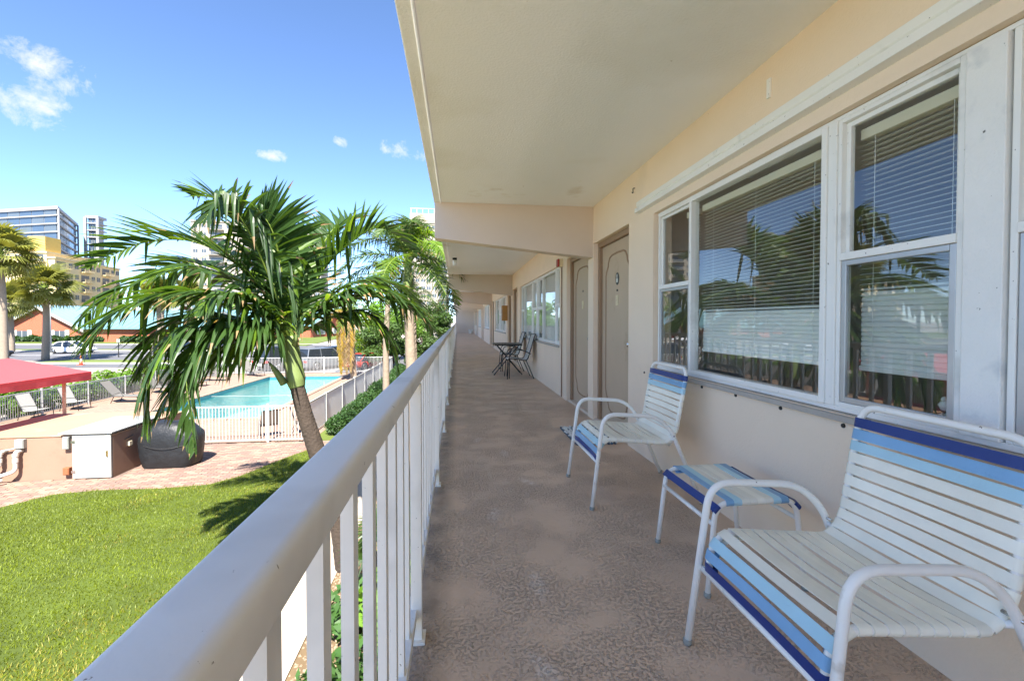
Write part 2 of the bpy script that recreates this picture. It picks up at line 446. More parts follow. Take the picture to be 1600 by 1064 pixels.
# ------------------------------------------------------------------ mesh helpers
class MB:
    def __init__(self):
        self.v, self.f, self.mi, self.cur = [], [], [], 0

    def add(self, vs, fs):
        o = len(self.v)
        self.v += [tuple(p) for p in vs]
        self.f += [tuple(i + o for i in q) for q in fs]
        self.mi += [self.cur] * len(fs)
        return self

    def quad(self, a, b, c, d):
        return self.add([a, b, c, d], [(0, 1, 2, 3)])

    def box(self, x0, x1, y0, y1, z0, z1):
        return self.add([(x0, y0, z0), (x1, y0, z0), (x1, y1, z0), (x0, y1, z0), (x0, y0, z1), (x1, y0, z1), (x1, y1, z1), (x0, y1, z1)],
                        [(0, 3, 2, 1), (4, 5, 6, 7), (0, 1, 5, 4), (1, 2, 6, 5), (2, 3, 7, 6), (3, 0, 4, 7)])

    def obox(self, c, ax, ay, az):
        c, ax, ay, az = Vector(c), Vector(ax), Vector(ay), Vector(az)
        vs = [c + ax * sx + ay * sy + az * sz for sz in (-1, 1) for (sx, sy) in ((-1, -1), (1, -1), (1, 1), (-1, 1))]
        return self.add(vs, [(0, 3, 2, 1), (4, 5, 6, 7), (0, 1, 5, 4), (1, 2, 6, 5), (2, 3, 7, 6), (3, 0, 4, 7)])

    def bar(self, a, b, w, h, up=(0, 0, 1)):
        a, b = Vector(a), Vector(b)
        t = (b - a)
        L = t.length
        t.normalize()
        u = Vector(up)
        if abs(t.dot(u)) > 0.98:
            u = Vector((1, 0, 0))
        s = t.cross(u).normalized()
        n = s.cross(t)
        return self.obox((a + b) / 2, t * L / 2, s * w / 2, n * h / 2)

    def tube(self, pts, r, n=8, cap=True, closed=False):
        pts = [Vector(p) for p in pts]
        m = len(pts)
        rs = r if isinstance(r, (list, tuple)) else [r] * m
        prev = None
        rings = []
        for i, p in enumerate(pts):
            if closed:
                t = pts[(i + 1) % m] - pts[i - 1]
            else:
                t = pts[min(i + 1, m - 1)] - pts[max(i - 1, 0)]
            t.normalize()
            if prev is None:
                u = Vector((0, 0, 1)) if abs(t.z) < 0.9 else Vector((1, 0, 0))
                s = t.cross(u).normalized()
            else:
                s = (prev - t * prev.dot(t)).normalized()
            prev = s
            b = t.cross(s)
            rings.append([p + (s * math.cos(2 * math.pi * k / n) + b * math.sin(2 * math.pi * k / n)) * rs[i] for k in range(n)])
        vs = [q for ring in rings for q in ring]
        fs = []
        for i in range(m if closed else m - 1):
            j = (i + 1) % m
            for k in range(n):
                l = (k + 1) % n
                fs.append((i * n + k, i * n + l, j * n + l, j * n + k))
        if cap and not closed:
            fs.append(tuple(range(n - 1, -1, -1)))
            fs.append(tuple((m - 1) * n + k for k in range(n)))
        return self.add(vs, fs)

    def lathe(self, prof, n=16, c=(0, 0, 0), cap=True):
        vs, fs = [], []
        for (r, z) in prof:
            for k in range(n):
                a = 2 * math.pi * k / n
                vs.append((c[0] + r * math.cos(a), c[1] + r * math.sin(a), c[2] + z))
        for i in range(len(prof) - 1):
            for k in range(n):
                l = (k + 1) % n
                fs.append((i * n + k, i * n + l, (i + 1) * n + l, (i + 1) * n + k))
        if cap:
            fs.append(tuple(range(n - 1, -1, -1)))
            fs.append(tuple((len(prof) - 1) * n + k for k in range(n)))
        return self.add(vs, fs)

    def prism(self, poly, lo, hi, axis='z'):
        n = len(poly)

        def P(p, h):
            return (p[0], p[1], h) if axis == 'z' else ((h, p[0], p[1]) if axis == 'x' else (p[0], h, p[1]))
        vs = [P(p, lo) for p in poly] + [P(p, hi) for p in poly]
        fs = [tuple(range(n - 1, -1, -1)), tuple(range(n, 2 * n))] + [(i, (i + 1) % n, n + (i + 1) % n, n + i) for i in range(n)]
        return self.add(vs, fs)

    def mesh(self, name, mat, smooth=False):
        me = bpy.data.meshes.new(name)
        me.from_pydata(self.v, [], self.f)
        for x in (mat if isinstance(mat, (list, tuple)) else [mat]):
            me.materials.append(MATS[x])
        if any(self.mi):
            me.polygons.foreach_set('material_index', self.mi)
        if smooth:
            me.polygons.foreach_set('use_smooth', [True] * len(me.polygons))
        me.update()
        return me

    def build(self, name, mat, parent=None, smooth=False, bevel=0, world=True, kind=None, label=None, autosmooth=None):
        if parent is not None and world:
            l = parent.matrix_world.translation if parent.parent else parent.location
            if parent.parent:
                l = Vector(parent.location) + Vector(parent.parent.location)
            self.v = [(x - l[0], y - l[1], z - l[2]) for (x, y, z) in self.v]
        me = self.mesh(name, mat, smooth)
        if autosmooth:
            me.polygons.foreach_set('use_smooth', [True] * len(me.polygons))
            me.set_sharp_from_angle(angle=R(autosmooth))
        o = bpy.data.objects.new(name, me)
        COL.objects.link(o)
        o.parent = parent
        if bevel:
            b = o.modifiers.new('bevel', 'BEVEL')
            b.width = bevel
            b.segments = 2
            b.limit_method = 'ANGLE'
            b.angle_limit = R(40)
        if kind:
            o['kind'] = kind
        if label:
            o['label'] = label
        return o


def tag(o, label, cat, group=None):
    o['label'] = label
    o['category'] = cat
    if group:
        o['group'] = group
    return o


def thing(name, label, cat, loc=(0, 0, 0), rotz=0.0, group=None):
    o = bpy.data.objects.new(name, None)
    COL.objects.link(o)
    o.location = loc
    o.rotation_euler = (0, 0, rotz)
    o.empty_display_size = 0.1
    return tag(o, label, cat, group)


def inst(me, name, parent, loc=(0, 0, 0), rot=(0, 0, 0), scale=(1, 1, 1), world=True):
    o = bpy.data.objects.new(name, me)
    COL.objects.link(o)
    o.parent = parent
    if parent is not None and world:
        l = Vector(parent.location) + (Vector(parent.parent.location) if parent.parent else Vector())
        loc = Vector(loc) - l
    o.location = loc
    o.rotation_euler = rot
    o.scale = scale
    return o


def dup(root, loc, rotz, label, group=None, scale=None):
    kids = [c for c in COL.objects if c.parent == root]

    def cp(o, parent):
        c = o.copy()
        COL.objects.link(c)
        c.parent = parent
        for k in [q for q in list(COL.objects) if q.parent == o and q is not c]:
            cp(k, c)
        return c
    r = cp(root, None)
    r.location = loc
    r.rotation_euler = (0, 0, rotz)
    r['label'] = label
    if group:
        r['group'] = group
    if scale:
        r.scale = (scale,) * 3
    return r


def spline(pts, n):
    """Catmull-Rom through the points, n samples"""
    P = [Vector(p) for p in pts]
    P = [P[0] * 2 - P[1]] + P + [P[-1] * 2 - P[-2]]
    m = len(P) - 3
    o = []
    for k in range(n):
        x = k / (n - 1) * m
        i = min(int(x), m - 1)
        t = x - i
        a, b, c, d = P[i:i + 4]
        o.append(0.5 * ((2 * b) + (c - a) * t + (2 * a - 5 * b + 4 * c - d) * t * t + (3 * b - a - 3 * c + d) * t ** 3))
    return o


def rounded(pts, rad, seg=5):
    """polyline with its inner corners rounded"""
    P = [Vector(p) for p in pts]
    o = [P[0]]
    for i in range(1, len(P) - 1):
        r = rad[i - 1] if isinstance(rad, (list, tuple)) else rad
        a, b = (P[i - 1] - P[i]), (P[i + 1] - P[i])
        r = min(r, a.length * 0.49, b.length * 0.49)
        p0, p1 = P[i] + a.normalized() * r, P[i] + b.normalized() * r
        for k in range(seg + 1):
            t = k / seg
            o.append(p0 * (1 - t) ** 2 + P[i] * 2 * t * (1 - t) + p1 * t * t)
    o.append(P[-1])
    return o

# ================================================================== the setting
G = -2.7            # ground level below the walkway
WX = 1.64           # face of the apartment wall
CZ = 2.588          # ceiling
Y0, Y1 = -7.2, 46.3
BAY = 8.22
BEAM0 = 5.40


def struct(o):
    o['kind'] = 'structure'
    return o


PX0, PX1, PY0, PY1 = -13.1, -8.0, 19.3, 33.6      # swimming pool


def sheet_with_hole(x0, x1, y0, y1, z):
    mb = MB()
    xs, ys = [x0, PX0, PX1, x1], [y0, PY0, PY1, y1]
    for i in range(3):
        for j in range(3):
            if i == 1 and j == 1:
                continue
            mb.quad((xs[i], ys[j], z), (xs[i + 1], ys[j], z), (xs[i + 1], ys[j + 1], z), (xs[i], ys[j + 1], z))
    return mb


struct(sheet_with_hole(-1500, 1500, -600, 2500, G - 0.06).build('ground', 'ground'))

# walkway slab and ceiling
struct(MB().box(-0.215, WX + 0.1, Y0, Y1, -0.2, 0.0).build('walkway_floor', 'walkway_paint'))
ceil_ = struct(MB().box(-0.27, WX + 4.5, Y0, Y1 + 0.2, CZ, CZ + 0.24).build('walkway_ceiling', 'ceiling', bevel=0.008))
MB().tube([(-0.19, Y0 + 0.1, CZ), (-0.19, Y1, CZ)], 0.009, 8).build('drip_bead', 'ceiling', ceil_, smooth=True)
for k in range(-1, 5):
    y = BEAM0 + k * BAY
    b = MB().prism([(-0.262, CZ + 0.002), (-0.262, 2.17), (WX + 0.02, 1.972), (WX + 0.02, CZ + 0.002)], y, y + 0.19, 'y')
    b.build('beam', 'beam', ceil_, bevel=0.006)

# apartment wall with openings (window and two doors in every bay)
WIN_Z = (0.80, 2.105)
openings = []       # (y0,y1,z0,z1,depth)
win_spans, door_spans = [], []
for k in range(-1, 6):
    o = k * BAY
    win_spans.append((k, -0.99 + o, 3.68 + o))
    for (a, b, far) in ((4.235, 5.383, 0), (5.605, 6.75, 1)):
        door_spans.append((k, a + o, b + o, far))
openings = [(a, b, WIN_Z[0], WIN_Z[1]) for (_, a, b) in win_spans] + [(a, b, 0.0, 2.14) for (_, a, b, _) in door_spans]
openings = [q for q in openings if q[0] > Y0 + 0.1 and q[1] < Y1 - 0.3]


def wall_mesh():
    mb = MB()
    ys = sorted({Y0, Y1} | {q[0] for q in openings} | {q[1] for q in openings})
    zs = [0.0, WIN_Z[0], WIN_Z[1], 2.14, CZ]
    for i in range(len(ys) - 1):
        for j in range(len(zs) - 1):
            yc, zc = (ys[i] + ys[i + 1]) / 2, (zs[j] + zs[j + 1]) / 2
            if any(a < yc < b and c < zc < d for (a, b, c, d) in openings):
                continue
            mb.quad((WX, ys[i + 1], zs[j]), (WX, ys[i], zs[j]), (WX, ys[i], zs[j + 1]), (WX, ys[i + 1], zs[j + 1]))
    D = 0.16
    for (a, b, c, d) in openings:
        mb.quad((WX, a, c), (WX + D, a, c), (WX + D, a, d), (WX, a, d))
        mb.quad((WX + D, b, c), (WX, b, c), (WX, b, d), (WX + D, b, d))
        mb.quad((WX, a, d), (WX + D, a, d), (WX + D, b, d), (WX, b, d))
        if c > 0:
            mb.quad((WX + D, a, c), (WX, a, c), (WX, b, c), (WX + D, b, c))
    return mb


apt_wall = struct(wall_mesh().build('walkway_wall', 'wall'))
# unseen wall below the walkway, added to block light, and the far end wall
struct(MB().box(WX, WX + 4.4, Y0, Y1, G - 0.1, -0.2).build('lower_wall', 'wall'))
struct(MB().box(-0.2, WX + 0.05, Y1 - 0.14, Y1 + 0.06, -0.2, CZ).build('end_wall', 'beam'))
# room behind the nearest window so that it has depth
rm = MB()
RX0, RX1, RY0, RY1 = WX + 0.165, WX + 4.0, -1.3, 4.15
rm.quad((RX1, RY0, 0), (RX1, RY1, 0), (RX1, RY1, CZ), (RX1, RY0, CZ))
rm.quad((RX0, RY0, 0), (RX1, RY0, 0), (RX1, RY0, CZ), (RX0, RY0, CZ))
rm.quad((RX1, RY1, 0), (RX0, RY1, 0), (RX0, RY1, CZ), (RX1, RY1, CZ))
rm.quad((RX0, RY0, 0.01), (RX0, RY1, 0.01), (RX1, RY1, 0.01), (RX1, RY0, 0.01))
struct(rm.build('room_wall', 'room'))
# back of the building
struct(MB().quad((WX + 4.4, Y0, G), (WX + 4.4, Y1, G), (WX + 4.4, Y1, CZ), (WX + 4.4, Y0, CZ)).build('rear_wall', 'wall'))

# small fixings left in the wall
for i, (y, z) in enumerate(((3.848, 0.748), (2.893, 0.757), (2.516, 0.762), (2.138, 0.757), (1.757, 0.754))):
    a = MB()
    n = 8
    a.add([(WX - 0.006, y + 0.009 * math.cos(t * math.pi / 4), z + 0.009 * math.sin(t * math.pi / 4)) for t in range(n)] + [(WX + 0.002, y + 0.011 * math.cos(t * math.pi / 4), z + 0.011 * math.sin(t * math.pi / 4)) for t in range(n)],
          [tuple(range(n))] + [(t, (t + 1) % n, n + (t + 1) % n, n + t) for t in range(n)])
    a.build('anchor_bolt', 'dark_metal', apt_wall)
MB().box(WX - 0.012, WX + 0.001, 2.236, 2.262, 2.376, 2.477).build('wall_bracket', 'white_frame', apt_wall, bevel=0.002)
MB().tube(rounded([(WX + 0.002, 4.09, 2.435), (WX - 0.02, 4.09, 2.435), (WX - 0.02, 4.085, 2.385), (WX - 0.035, 4.08, 2.395)], 0.01), 0.004, 6).build('wall_hook', 'dark_metal', apt_wall, smooth=True)
# joint line below the second window
MB().box(WX - 0.004, WX + 0.002, 7.27, 7.31, 0.0, 0.80).build('wall_seam', 'wall', apt_wall)
# low white base trim beyond the doors
for k in range(0, 5):
    o = k * BAY
    for (a, b) in ((6.75 + o, 7.6 + o), (7.6 + o, 11.4 + o), (11.4 + o, 12.455 + o)):
        if b < Y1:
            MB().box(WX - 0.006, WX + 0.002, a + 0.004, b - 0.004, 0.0, 0.03).build('base_trim', 'wall', apt_wall)

# ================================================================== windows
UNIT = [('hung', 3.128, 3.662), ('fixed', 1.895, 3.128), ('hung', 1.335, 1.845)]


def frame_rect(mb, y0, y1, z0, z1, w, x0, x1):
    mb.box(x0, x1, y0, y0 + w, z0, z1)
    mb.box(x0, x1, y1 - w, y1, z0, z1)
    mb.box(x0, x1, y0 + w, y1 - w, z0, z0 + w)
    mb.box(x0, x1, y0 + w, y1 - w, z1 - w, z1)


def window(k, label, full):
    o = k * BAY
    zb, zt = 0.825, 2.085
    t = thing('window', label, 'window', (WX, 1.335 + o, 0.8), group='windows along the walkway')
    X0 = WX + 0.035
    fr = MB()
    spans = [(kd, a + o, b + o) for (kd, a, b) in UNIT] + [(kd, 2.54 - b + o, 2.54 - a + o) for (kd, a, b) in UNIT]
    fr.box(X0, X0 + 0.06, -1.12 + o + 0.14, 3.675 + o, 0.803, zb)
    fr.box(X0, X0 + 0.06, -1.12 + o + 0.14, 3.675 + o, zt, 2.102)
    fr.build('outer_frame', 'white_frame', t, bevel=0.003)
    # panel between the two units
    MB().box(X0 - 0.012, X0 + 0.06, 1.213 + o, 1.327 + o, zb, zt).build('mullion_panel', 'white_panel', t, bevel=0.003)
    MB().box(X0 - 0.006, X0 + 0.05, 1.847 + o, 1.893 + o, zb, zt).build('mullion', 'white_frame', t, bevel=0.003)
    for (kd, a, b) in spans:
        if b < Y0 or a < -1.2 + o:
            continue
        if kd == 'fixed':
            f = MB()
            frame_rect(f, a, b, zb, zt, 0.030, X0 - 0.014, X0 + 0.05)
            s = f.build('fixed_sash', 'white_frame', t, bevel=0.004)
            MB().box(X0 + 0.02, X0 + 0.025, a + 0.028, b - 0.028, zb + 0.028, zt - 0.028).build('pane', 'glass', s)
        else:
            zm = 1.472
            f = MB()
            frame_rect(f, a, b, zb, zt, 0.020, X0, X0 + 0.055)
            f.build('hung_frame', 'white_frame', t, bevel=0.003)
            f = MB()
            frame_rect(f, a + 0.020, b - 0.020, zm, zt - 0.020, 0.022, X0 + 0.022, X0 + 0.045)
            f.box(X0 - 0.006, X0 + 0.022, a + 0.020, b - 0.020, zm - 0.006, zm + 0.026)
            s = f.build('upper_sash', 'white_frame', t, bevel=0.003)
            MB().box(X0 + 0.032, X0 + 0.036, a + 0.040, b - 0.040, zm + 0.020, zt - 0.040).build('pane', 'glass', s)
            f = MB()
            frame_rect(f, a + 0.022, b - 0.022, zb + 0.021, zm - 0.006, 0.024, X0 + 0.004, X0 + 0.022)
            s = f.build('lower_sash', 'alu' if full else 'white_frame', t, bevel=0.003)
            MB().box(X0 + 0.012, X0 + 0.016, a + 0.044, b - 0.044, zb + 0.043, zm - 0.028).build('pane', 'glass', s)
            if full:
                MB().quad((X0 + 0.026, b - 0.03, zb + 0.03), (X0 + 0.026, a + 0.03, zb + 0.03), (X0 + 0.026, a + 0.03, zm), (X0 + 0.026, b - 0.03, zm)).build('insect_screen', 'insect_screen', s)
    # sill and storm-shutter track over the head
    MB().prism([(WX - 0.022, 0.772), (WX + 0.034, 0.772), (WX + 0.034, 0.803), (WX - 0.018, 0.796)], -0.985 + o, 3.677 + o, 'y').build('sill', 'sill', t, bevel=0.003)
    hd = MB().prism([(WX + 0.002, 2.285), (WX - 0.030, 2.275), (WX - 0.030, 2.238), (WX - 0.020, 2.228), (WX - 0.020, 2.222), (WX - 0.046, 2.216), (WX - 0.046, 2.178), (WX + 0.002, 2.172)], -1.30 + o, 3.985 + o, 'y')
    if full:
        hd.build('shutter_track', 'white_frame', t, bevel=0.002)
    return t


slat_cache = {}


def blind(y0, y1, label, z_closed, z_bot, x=WX + 0.125, top=1.985):
    t = thing('window_blind', label, 'blind', (x, (y0 + y1) / 2, z_bot), group='venetian blinds in the near window')
    MB().box(x - 0.02, x + 0.025, y0, y1, top, top + 0.045).build('head_rail', 'blind_rail', t, bevel=0.003)
    MB().box(x - 0.013, x + 0.013, y0, y1, z_bot, z_bot + 0.022).build('bottom_rail', 'blind', t, bevel=0.004)
    L = round(y1 - y0, 3)

    def slat(tilt):
        key = (L, round(tilt))
        if key not in slat_cache:
            mb = MB()
            c, s = math.cos(R(tilt)), math.sin(R(tilt))
            vs, fs = [], []
            prof = [(-0.0125, -0.0012), (-0.006, 0.0006), (0.0, 0.0012), (0.006, 0.0006), (0.0125, -0.0012)]
            for yy in (-L / 2, L / 2):
                for (a, b) in prof:
                    vs.append((a * c - b * s, yy, a * s + b * c))
                for (a, b) in reversed(prof):
                    b -= 0.0006
                    vs.append((a * c - b * s, yy, a * s + b * c))
            n = 10
            fs = [(i, (i + 1) % n, n + (i + 1) % n, n + i) for i in range(n)] + [tuple(range(n - 1, -1, -1)), tuple(range(n, 2 * n))]
            mb.add(vs, fs)
            slat_cache[key] = mb.mesh('slat', 'blind')
        return slat_cache[key]
    z = z_bot + 0.034
    while z < top - 0.005:
        closed = max(0.0, min(1.0, (z_closed - z) / 0.06))
        tilt = 4 + 70 * closed
        inst(slat(6 * round(tilt / 6)), 'slat', t, (x + random.uniform(-0.001, 0.001), (y0 + y1) / 2, z + random.uniform(-0.0012, 0.0012)), (random.uniform(-0.0015, 0.0015), 0, 0))
        z += 0.0215
    for q in (0.12, 0.5, 0.88) if L > 0.8 else (0.15, 0.85):
        yy = y0 + (y1 - y0) * q
        MB().tube([(x - 0.0145, yy, z_bot + 0.01), (x - 0.0145, yy, top + 0.01)], 0.0011, 5).build('cord', 'blind', t)
    return t


for k, lab in ((0, 'white framed window with venetian blinds behind the strap chairs'), (1, 'long white window behind the bistro chairs'), (2, 'white window beside the tan hanging box, beyond the second beam'),
               (3, 'fourth white window along the walkway, beyond the third beam'), (4, 'farthest white window near the end wall of the walkway')):
    window(k, lab, k == 0)
blind(3.17, 3.32, 'narrow venetian blind in the tall slim sash next to the door', 1.60, 0.99)
blind(1.925, 3.10, 'wide venetian blind behind the large fixed pane', 1.30, 0.985)
blind(1.365, 1.805, 'venetian blind behind the double-hung sash, above the ceramic frog', 1.36, 0.985)
blind(0.72, 1.17, 'venetian blind in the sash at the right edge of the picture', 1.36, 0.985)


def curtain(y0, y1, label):
    x = WX + 0.118
    t = thing('curtain', label, 'curtain', (x, (y0 + y1) / 2, 0.81), group='white curtains in the far windows')
    mb = MB()
    n = int((y1 - y0) / 0.03)
    vs = []
    ph = random.uniform(0, 6)
    for i in range(n + 1):
        y = y0 + (y1 - y0) * i / n
        w = 0.012 * math.sin(i * 1.1 + ph) + 0.006 * math.sin(i * 0.37)
        vs += [(x + w, y, 0.815), (x + w * 0.8, y, 2.09)]
    mb.add(vs, [(2 * i, 2 * i + 2, 2 * i + 3, 2 * i + 1) for i in range(n)])
    mb.build('drape', 'curtain', t, smooth=True)
    MB().tube([(x, y0, 2.095), (x, y1, 2.095)], 0.008, 6).build('rod', 'white_frame', t)


for k, nm in ((1, 'behind the bistro chairs'), (2, 'beyond the second beam'), (3, 'beyond the third beam'), (4, 'nearest the end wall')):
    o = k * BAY
    curtain(-0.97 + o, 1.24 + o, 'white curtain in the nearer half of the window ' + nm)
    curtain(1.30 + o, 3.66 + o, 'white curtain in the farther half of the window ' + nm)
# ceramic frog on the inner sill
fg = thing('frog_figurine', 'small white ceramic frog on the sill inside the double-hung window', 'figurine', (WX + 0.115, 1.425, 0.806))
MB().box(WX + 0.096, WX + 0.165, -0.98, 3.67, 0.801, 0.806).build('inner_sill', 'white_frame', apt_wall)
b = MB()
b.lathe([(0.012, 0.0), (0.042, 0.006), (0.05, 0.03), (0.042, 0.062), (0.024, 0.085), (0.006, 0.092)], 16, (WX + 0.13, 1.405, 0.806))
b.build('body', 'ceramic', fg, smooth=True)
b = MB()
b.lathe([(0.004, -0.02), (0.026, -0.014), (0.034, 0.004), (0.024, 0.02), (0.004, 0.026)], 14, (WX + 0.122, 1.435, 0.893))
hdo = b.build('head', 'ceramic', fg, smooth=True)
for s in (-1, 1):
    MB().lathe([(0.002, -0.011), (0.009, -0.006), (0.011, 0.0), (0.009, 0.006), (0.002, 0.011)], 10, (WX + 0.122 + s * 0.017, 1.44, 0.918)).build('eye', 'ceramic', fg, smooth=True)
    MB().tube(spline([(WX + 0.125 + s * 0.02, 1.44, 0.86), (WX + 0.12 + s * 0.03, 1.475, 0.835), (WX + 0.118 + s * 0.03, 1.49, 0.812)], 6), [0.012, 0.011, 0.010, 0.009, 0.010, 0.012], 8).build('leg', 'ceramic', fg, smooth=True)

# ================================================================== doors
def door(k, y0, y1, far, label, detail):
    t = thing('door', label, 'door', (WX + 0.1, (y0 + y1) / 2, 0.0), group='apartment doors')
    f = MB()
    w = 0.055
    X = WX + 0.055
    f.box(X, X + 0.10, y0 + 0.002, y0 + w, 0.0, 2.138)
    f.box(X, X + 0.10, y1 - w, y1 - 0.002, 0.0, 2.138)
    f.box(X, X + 0.10, y0 + w, y1 - w, 2.138 - w, 2.138)
    f.build('door_frame', 'door_trim', t, bevel=0.004)
    a, b = y0 + w + 0.004, y1 - w - 0.004
    XL = WX + 0.095
    lf = MB().box(XL, XL + 0.042, a, b, 0.018, 2.138 - w - 0.004).build('door_leaf', 'door', t, bevel=0.002)
    MB().prism([(WX + 0.01, 0.0), (WX + 0.16, 0.0), (WX + 0.16, 0.017), (WX + 0.03, 0.017)], y0 + 0.002, y1 - 0.002, 'y').build('threshold', 'beam', t)
    if not detail:
        return t
    # shaped moulding, an eared outline
    yc, hw = (a + b) / 2, (b - a) / 2 - 0.14
    zt, zbm = 1.955, 0.16
    half = [(hw, 0.42), (hw, 1.72), (hw - 0.02, 1.77), (hw - 0.075, 1.83), (hw - 0.085, 1.87), (hw - 0.13, zt - 0.03), (hw - 0.2, zt - 0.008), (0.0, zt)]
    halfb = [(0.0, zbm), (hw - 0.2, zbm + 0.008), (hw - 0.13, zbm + 0.03), (hw - 0.085, zbm + 0.1), (hw - 0.075, zbm + 0.14), (hw - 0.02, zbm + 0.2), (hw, 0.42)]
    out_ = halfb[:-1] + half
    loop = [(XL, yc + p[0], p[1]) for p in out_] + [(XL, yc - p[0], p[1]) for p in reversed(out_[1:-1])]
    MB().tube(loop, 0.011, 8, closed=True).build('moulding', 'door_trim', lf, smooth=True)
    for z in (0.25, 1.05, 1.85):
        MB().tube([(XL - 0.004, b + 0.002, z - 0.05), (XL - 0.004, b + 0.002, z + 0.05)], 0.008, 8).build('hinge', 'door_trim', t, smooth=True)
    yk = a + 0.065
    kn = MB()
    prof = [(0.026, 0.0), (0.026, 0.006), (0.011, 0.009), (0.011, 0.03), (0.024, 0.038), (0.028, 0.05), (0.022, 0.062), (0.004, 0.066)]
    kn.lathe(prof, 14)
    kn.v = [(XL - z, yk + y, 0.97 + x) for (x, y, z) in kn.v]
    kn.build('knob', 'steel', lf, smooth=True)
    kp = MB().box(XL - 0.007, XL, yc - 0.035, yc + 0.035, 1.375, 1.485)
    kp.box(XL - 0.010, XL - 0.0072, yc - 0.013, yc + 0.013, 1.39, 1.47)
    kp.build('knocker_plate', 'plate_ivory', lf, bevel=0.002)
    r_ = MB()
    r_.lathe([(0.006, 0.0), (0.010, 0.002), (0.010, 0.009), (0.004, 0.010)], 10)
    r_.v = [(XL - z, yc + y, 1.43 + x) for (x, y, z) in r_.v]
    r_.build('peephole', 'dark_metal', lf)
    return t


names = {(0, 0): 'beige panelled door next to the venetian-blind window', (0, 1): 'beige panelled door just beyond the first beam', (1, 0): 'recessed beige door between the second window and the second beam',
         (1, 1): 'beige door just beyond the second beam', (2, 0): 'beige door just before the third beam', (2, 1): 'beige door just beyond the third beam', (3, 0): 'beige door just before the fourth beam',
         (3, 1): 'beige door just beyond the fourth beam', (4, 0): 'beige door just before the fifth beam', (4, 1): 'beige door nearest the end wall'}
for (k, a, b, far) in door_spans:
    if 0 <= k <= 4 and b < Y1 - 0.3:
        d = door(k, a, b, far, names[(k, far)], k < 2)
        if k == 0:
            lf = [c for c in COL.objects if c.parent == d and c.name.startswith('door_leaf')][0]
            yc = (a + b) / 2
            XL = WX + 0.095
            if far == 0:
                ov = MB()
                ov.add([(XL - 0.004, yc + 0.052 * math.cos(i * math.pi / 12), 1.665 + 0.068 * math.sin(i * math.pi / 12)) for i in range(24)] + [(XL, yc + 0.052 * math.cos(i * math.pi / 12), 1.665 + 0.068 * math.sin(i * math.pi / 12)) for i in range(24)],
                       [tuple(range(24))] + [(i, (i + 1) % 24, 24 + (i + 1) % 24, 24 + i) for i in range(24)])
                pl = ov.build('name_plaque', 'black_enamel', lf)
                q = MB()
                q.box(XL - 0.0065, XL - 0.004, yc - 0.022, yc + 0.022, 1.625, 1.668)
                q.box(XL - 0.0065, XL - 0.004, yc - 0.008, yc + 0.012, 1.672, 1.712)
                q.build('plaque_mark', 'ceramic', lf, bevel=0.004)
                for i, w_ in enumerate((-0.018, 0.004)):
                    MB().box(XL - 0.004, XL, yc + w_, yc + w_ + 0.014, 1.528, 1.550).build('door_number', 'dark_metal', lf)
            else:
                s_ = MB()
                s_.lathe([(0.016, 0.0), (0.016, 0.004), (0.006, 0.006)], 12)
                s_.v = [(XL - z, yc + y, 1.62 + x) for (x, y, z) in s_.v]
                s_.build('viewer', 'dark_metal', lf)
# light behind doors is closed off
struct(MB().quad((WX + 0.17, Y1, 0), (WX + 0.17, 4.2, 0), (WX + 0.17, 4.2, CZ), (WX + 0.17, Y1, CZ)).build('inner_partition', 'room'))

# ================================================================== railing
RXC = -0.174
rl = thing('railing', 'long white metal balcony railing with square balusters along the walkway edge', 'railing', (RXC, 0, 0))
prof = []
hw_, zt, zb_ = 0.034, 1.012, 0.962
for (cx_, cz_, a0) in ((hw_ - 0.012, zt - 0.012, 0), (-hw_ + 0.012, zt - 0.012, 90), (-hw_ + 0.010, zb_ + 0.010, 180), (hw_ - 0.010, zb_ + 0.010, 270)):
    rr = 0.012 if a0 < 180 else 0.010
    for q in range(6):
        a = R(a0 + q * 18)
        prof.append((RXC + cx_ + rr * math.cos(a), cz_ + rr * math.sin(a)))
MB().prism(prof, -2.2, Y1 - 0.15, 'y').build('handrail', 'rail', rl, autosmooth=50)
MB().box(RXC - 0.012, RXC + 0.020, -2.2, Y1 - 0.15, 0.085, 0.125).build('bottom_rail', 'rail', rl, bevel=0.002)
bal = MB().box(-0.010, 0.010, -0.0165, 0.0165, 0.125, 0.963).mesh('baluster', 'rail')
post = MB().box(-0.02, 0.02, -0.02, 0.02, 0.01, 0.965)
post.box(-0.032, 0.032, -0.038, 0.038, 0.0, 0.010)
post = post.mesh('post', 'rail')
y = -1.9
nb = 0
far_b = MB()
SP = 0.163
yb0 = 0.424 - 14 * SP
i = 0
while True:
    y = yb0 + i * SP
    if y > Y1 - 0.3:
        break
    if i % 10 == 2:
        inst(post, 'post', rl, (RXC + 0.018, y, 0))
    elif nb < 170:
        inst(bal, 'baluster', rl, (RXC + random.uniform(-0.0008, 0.0008), y + random.uniform(-0.002, 0.002), 0))
        nb += 1
    else:
        far_b.box(RXC - 0.010, RXC + 0.010, y - 0.0165, y + 0.0165, 0.125, 0.963)
    i += 1
far_b.build('far_balusters', 'rail', rl, kind='stuff')

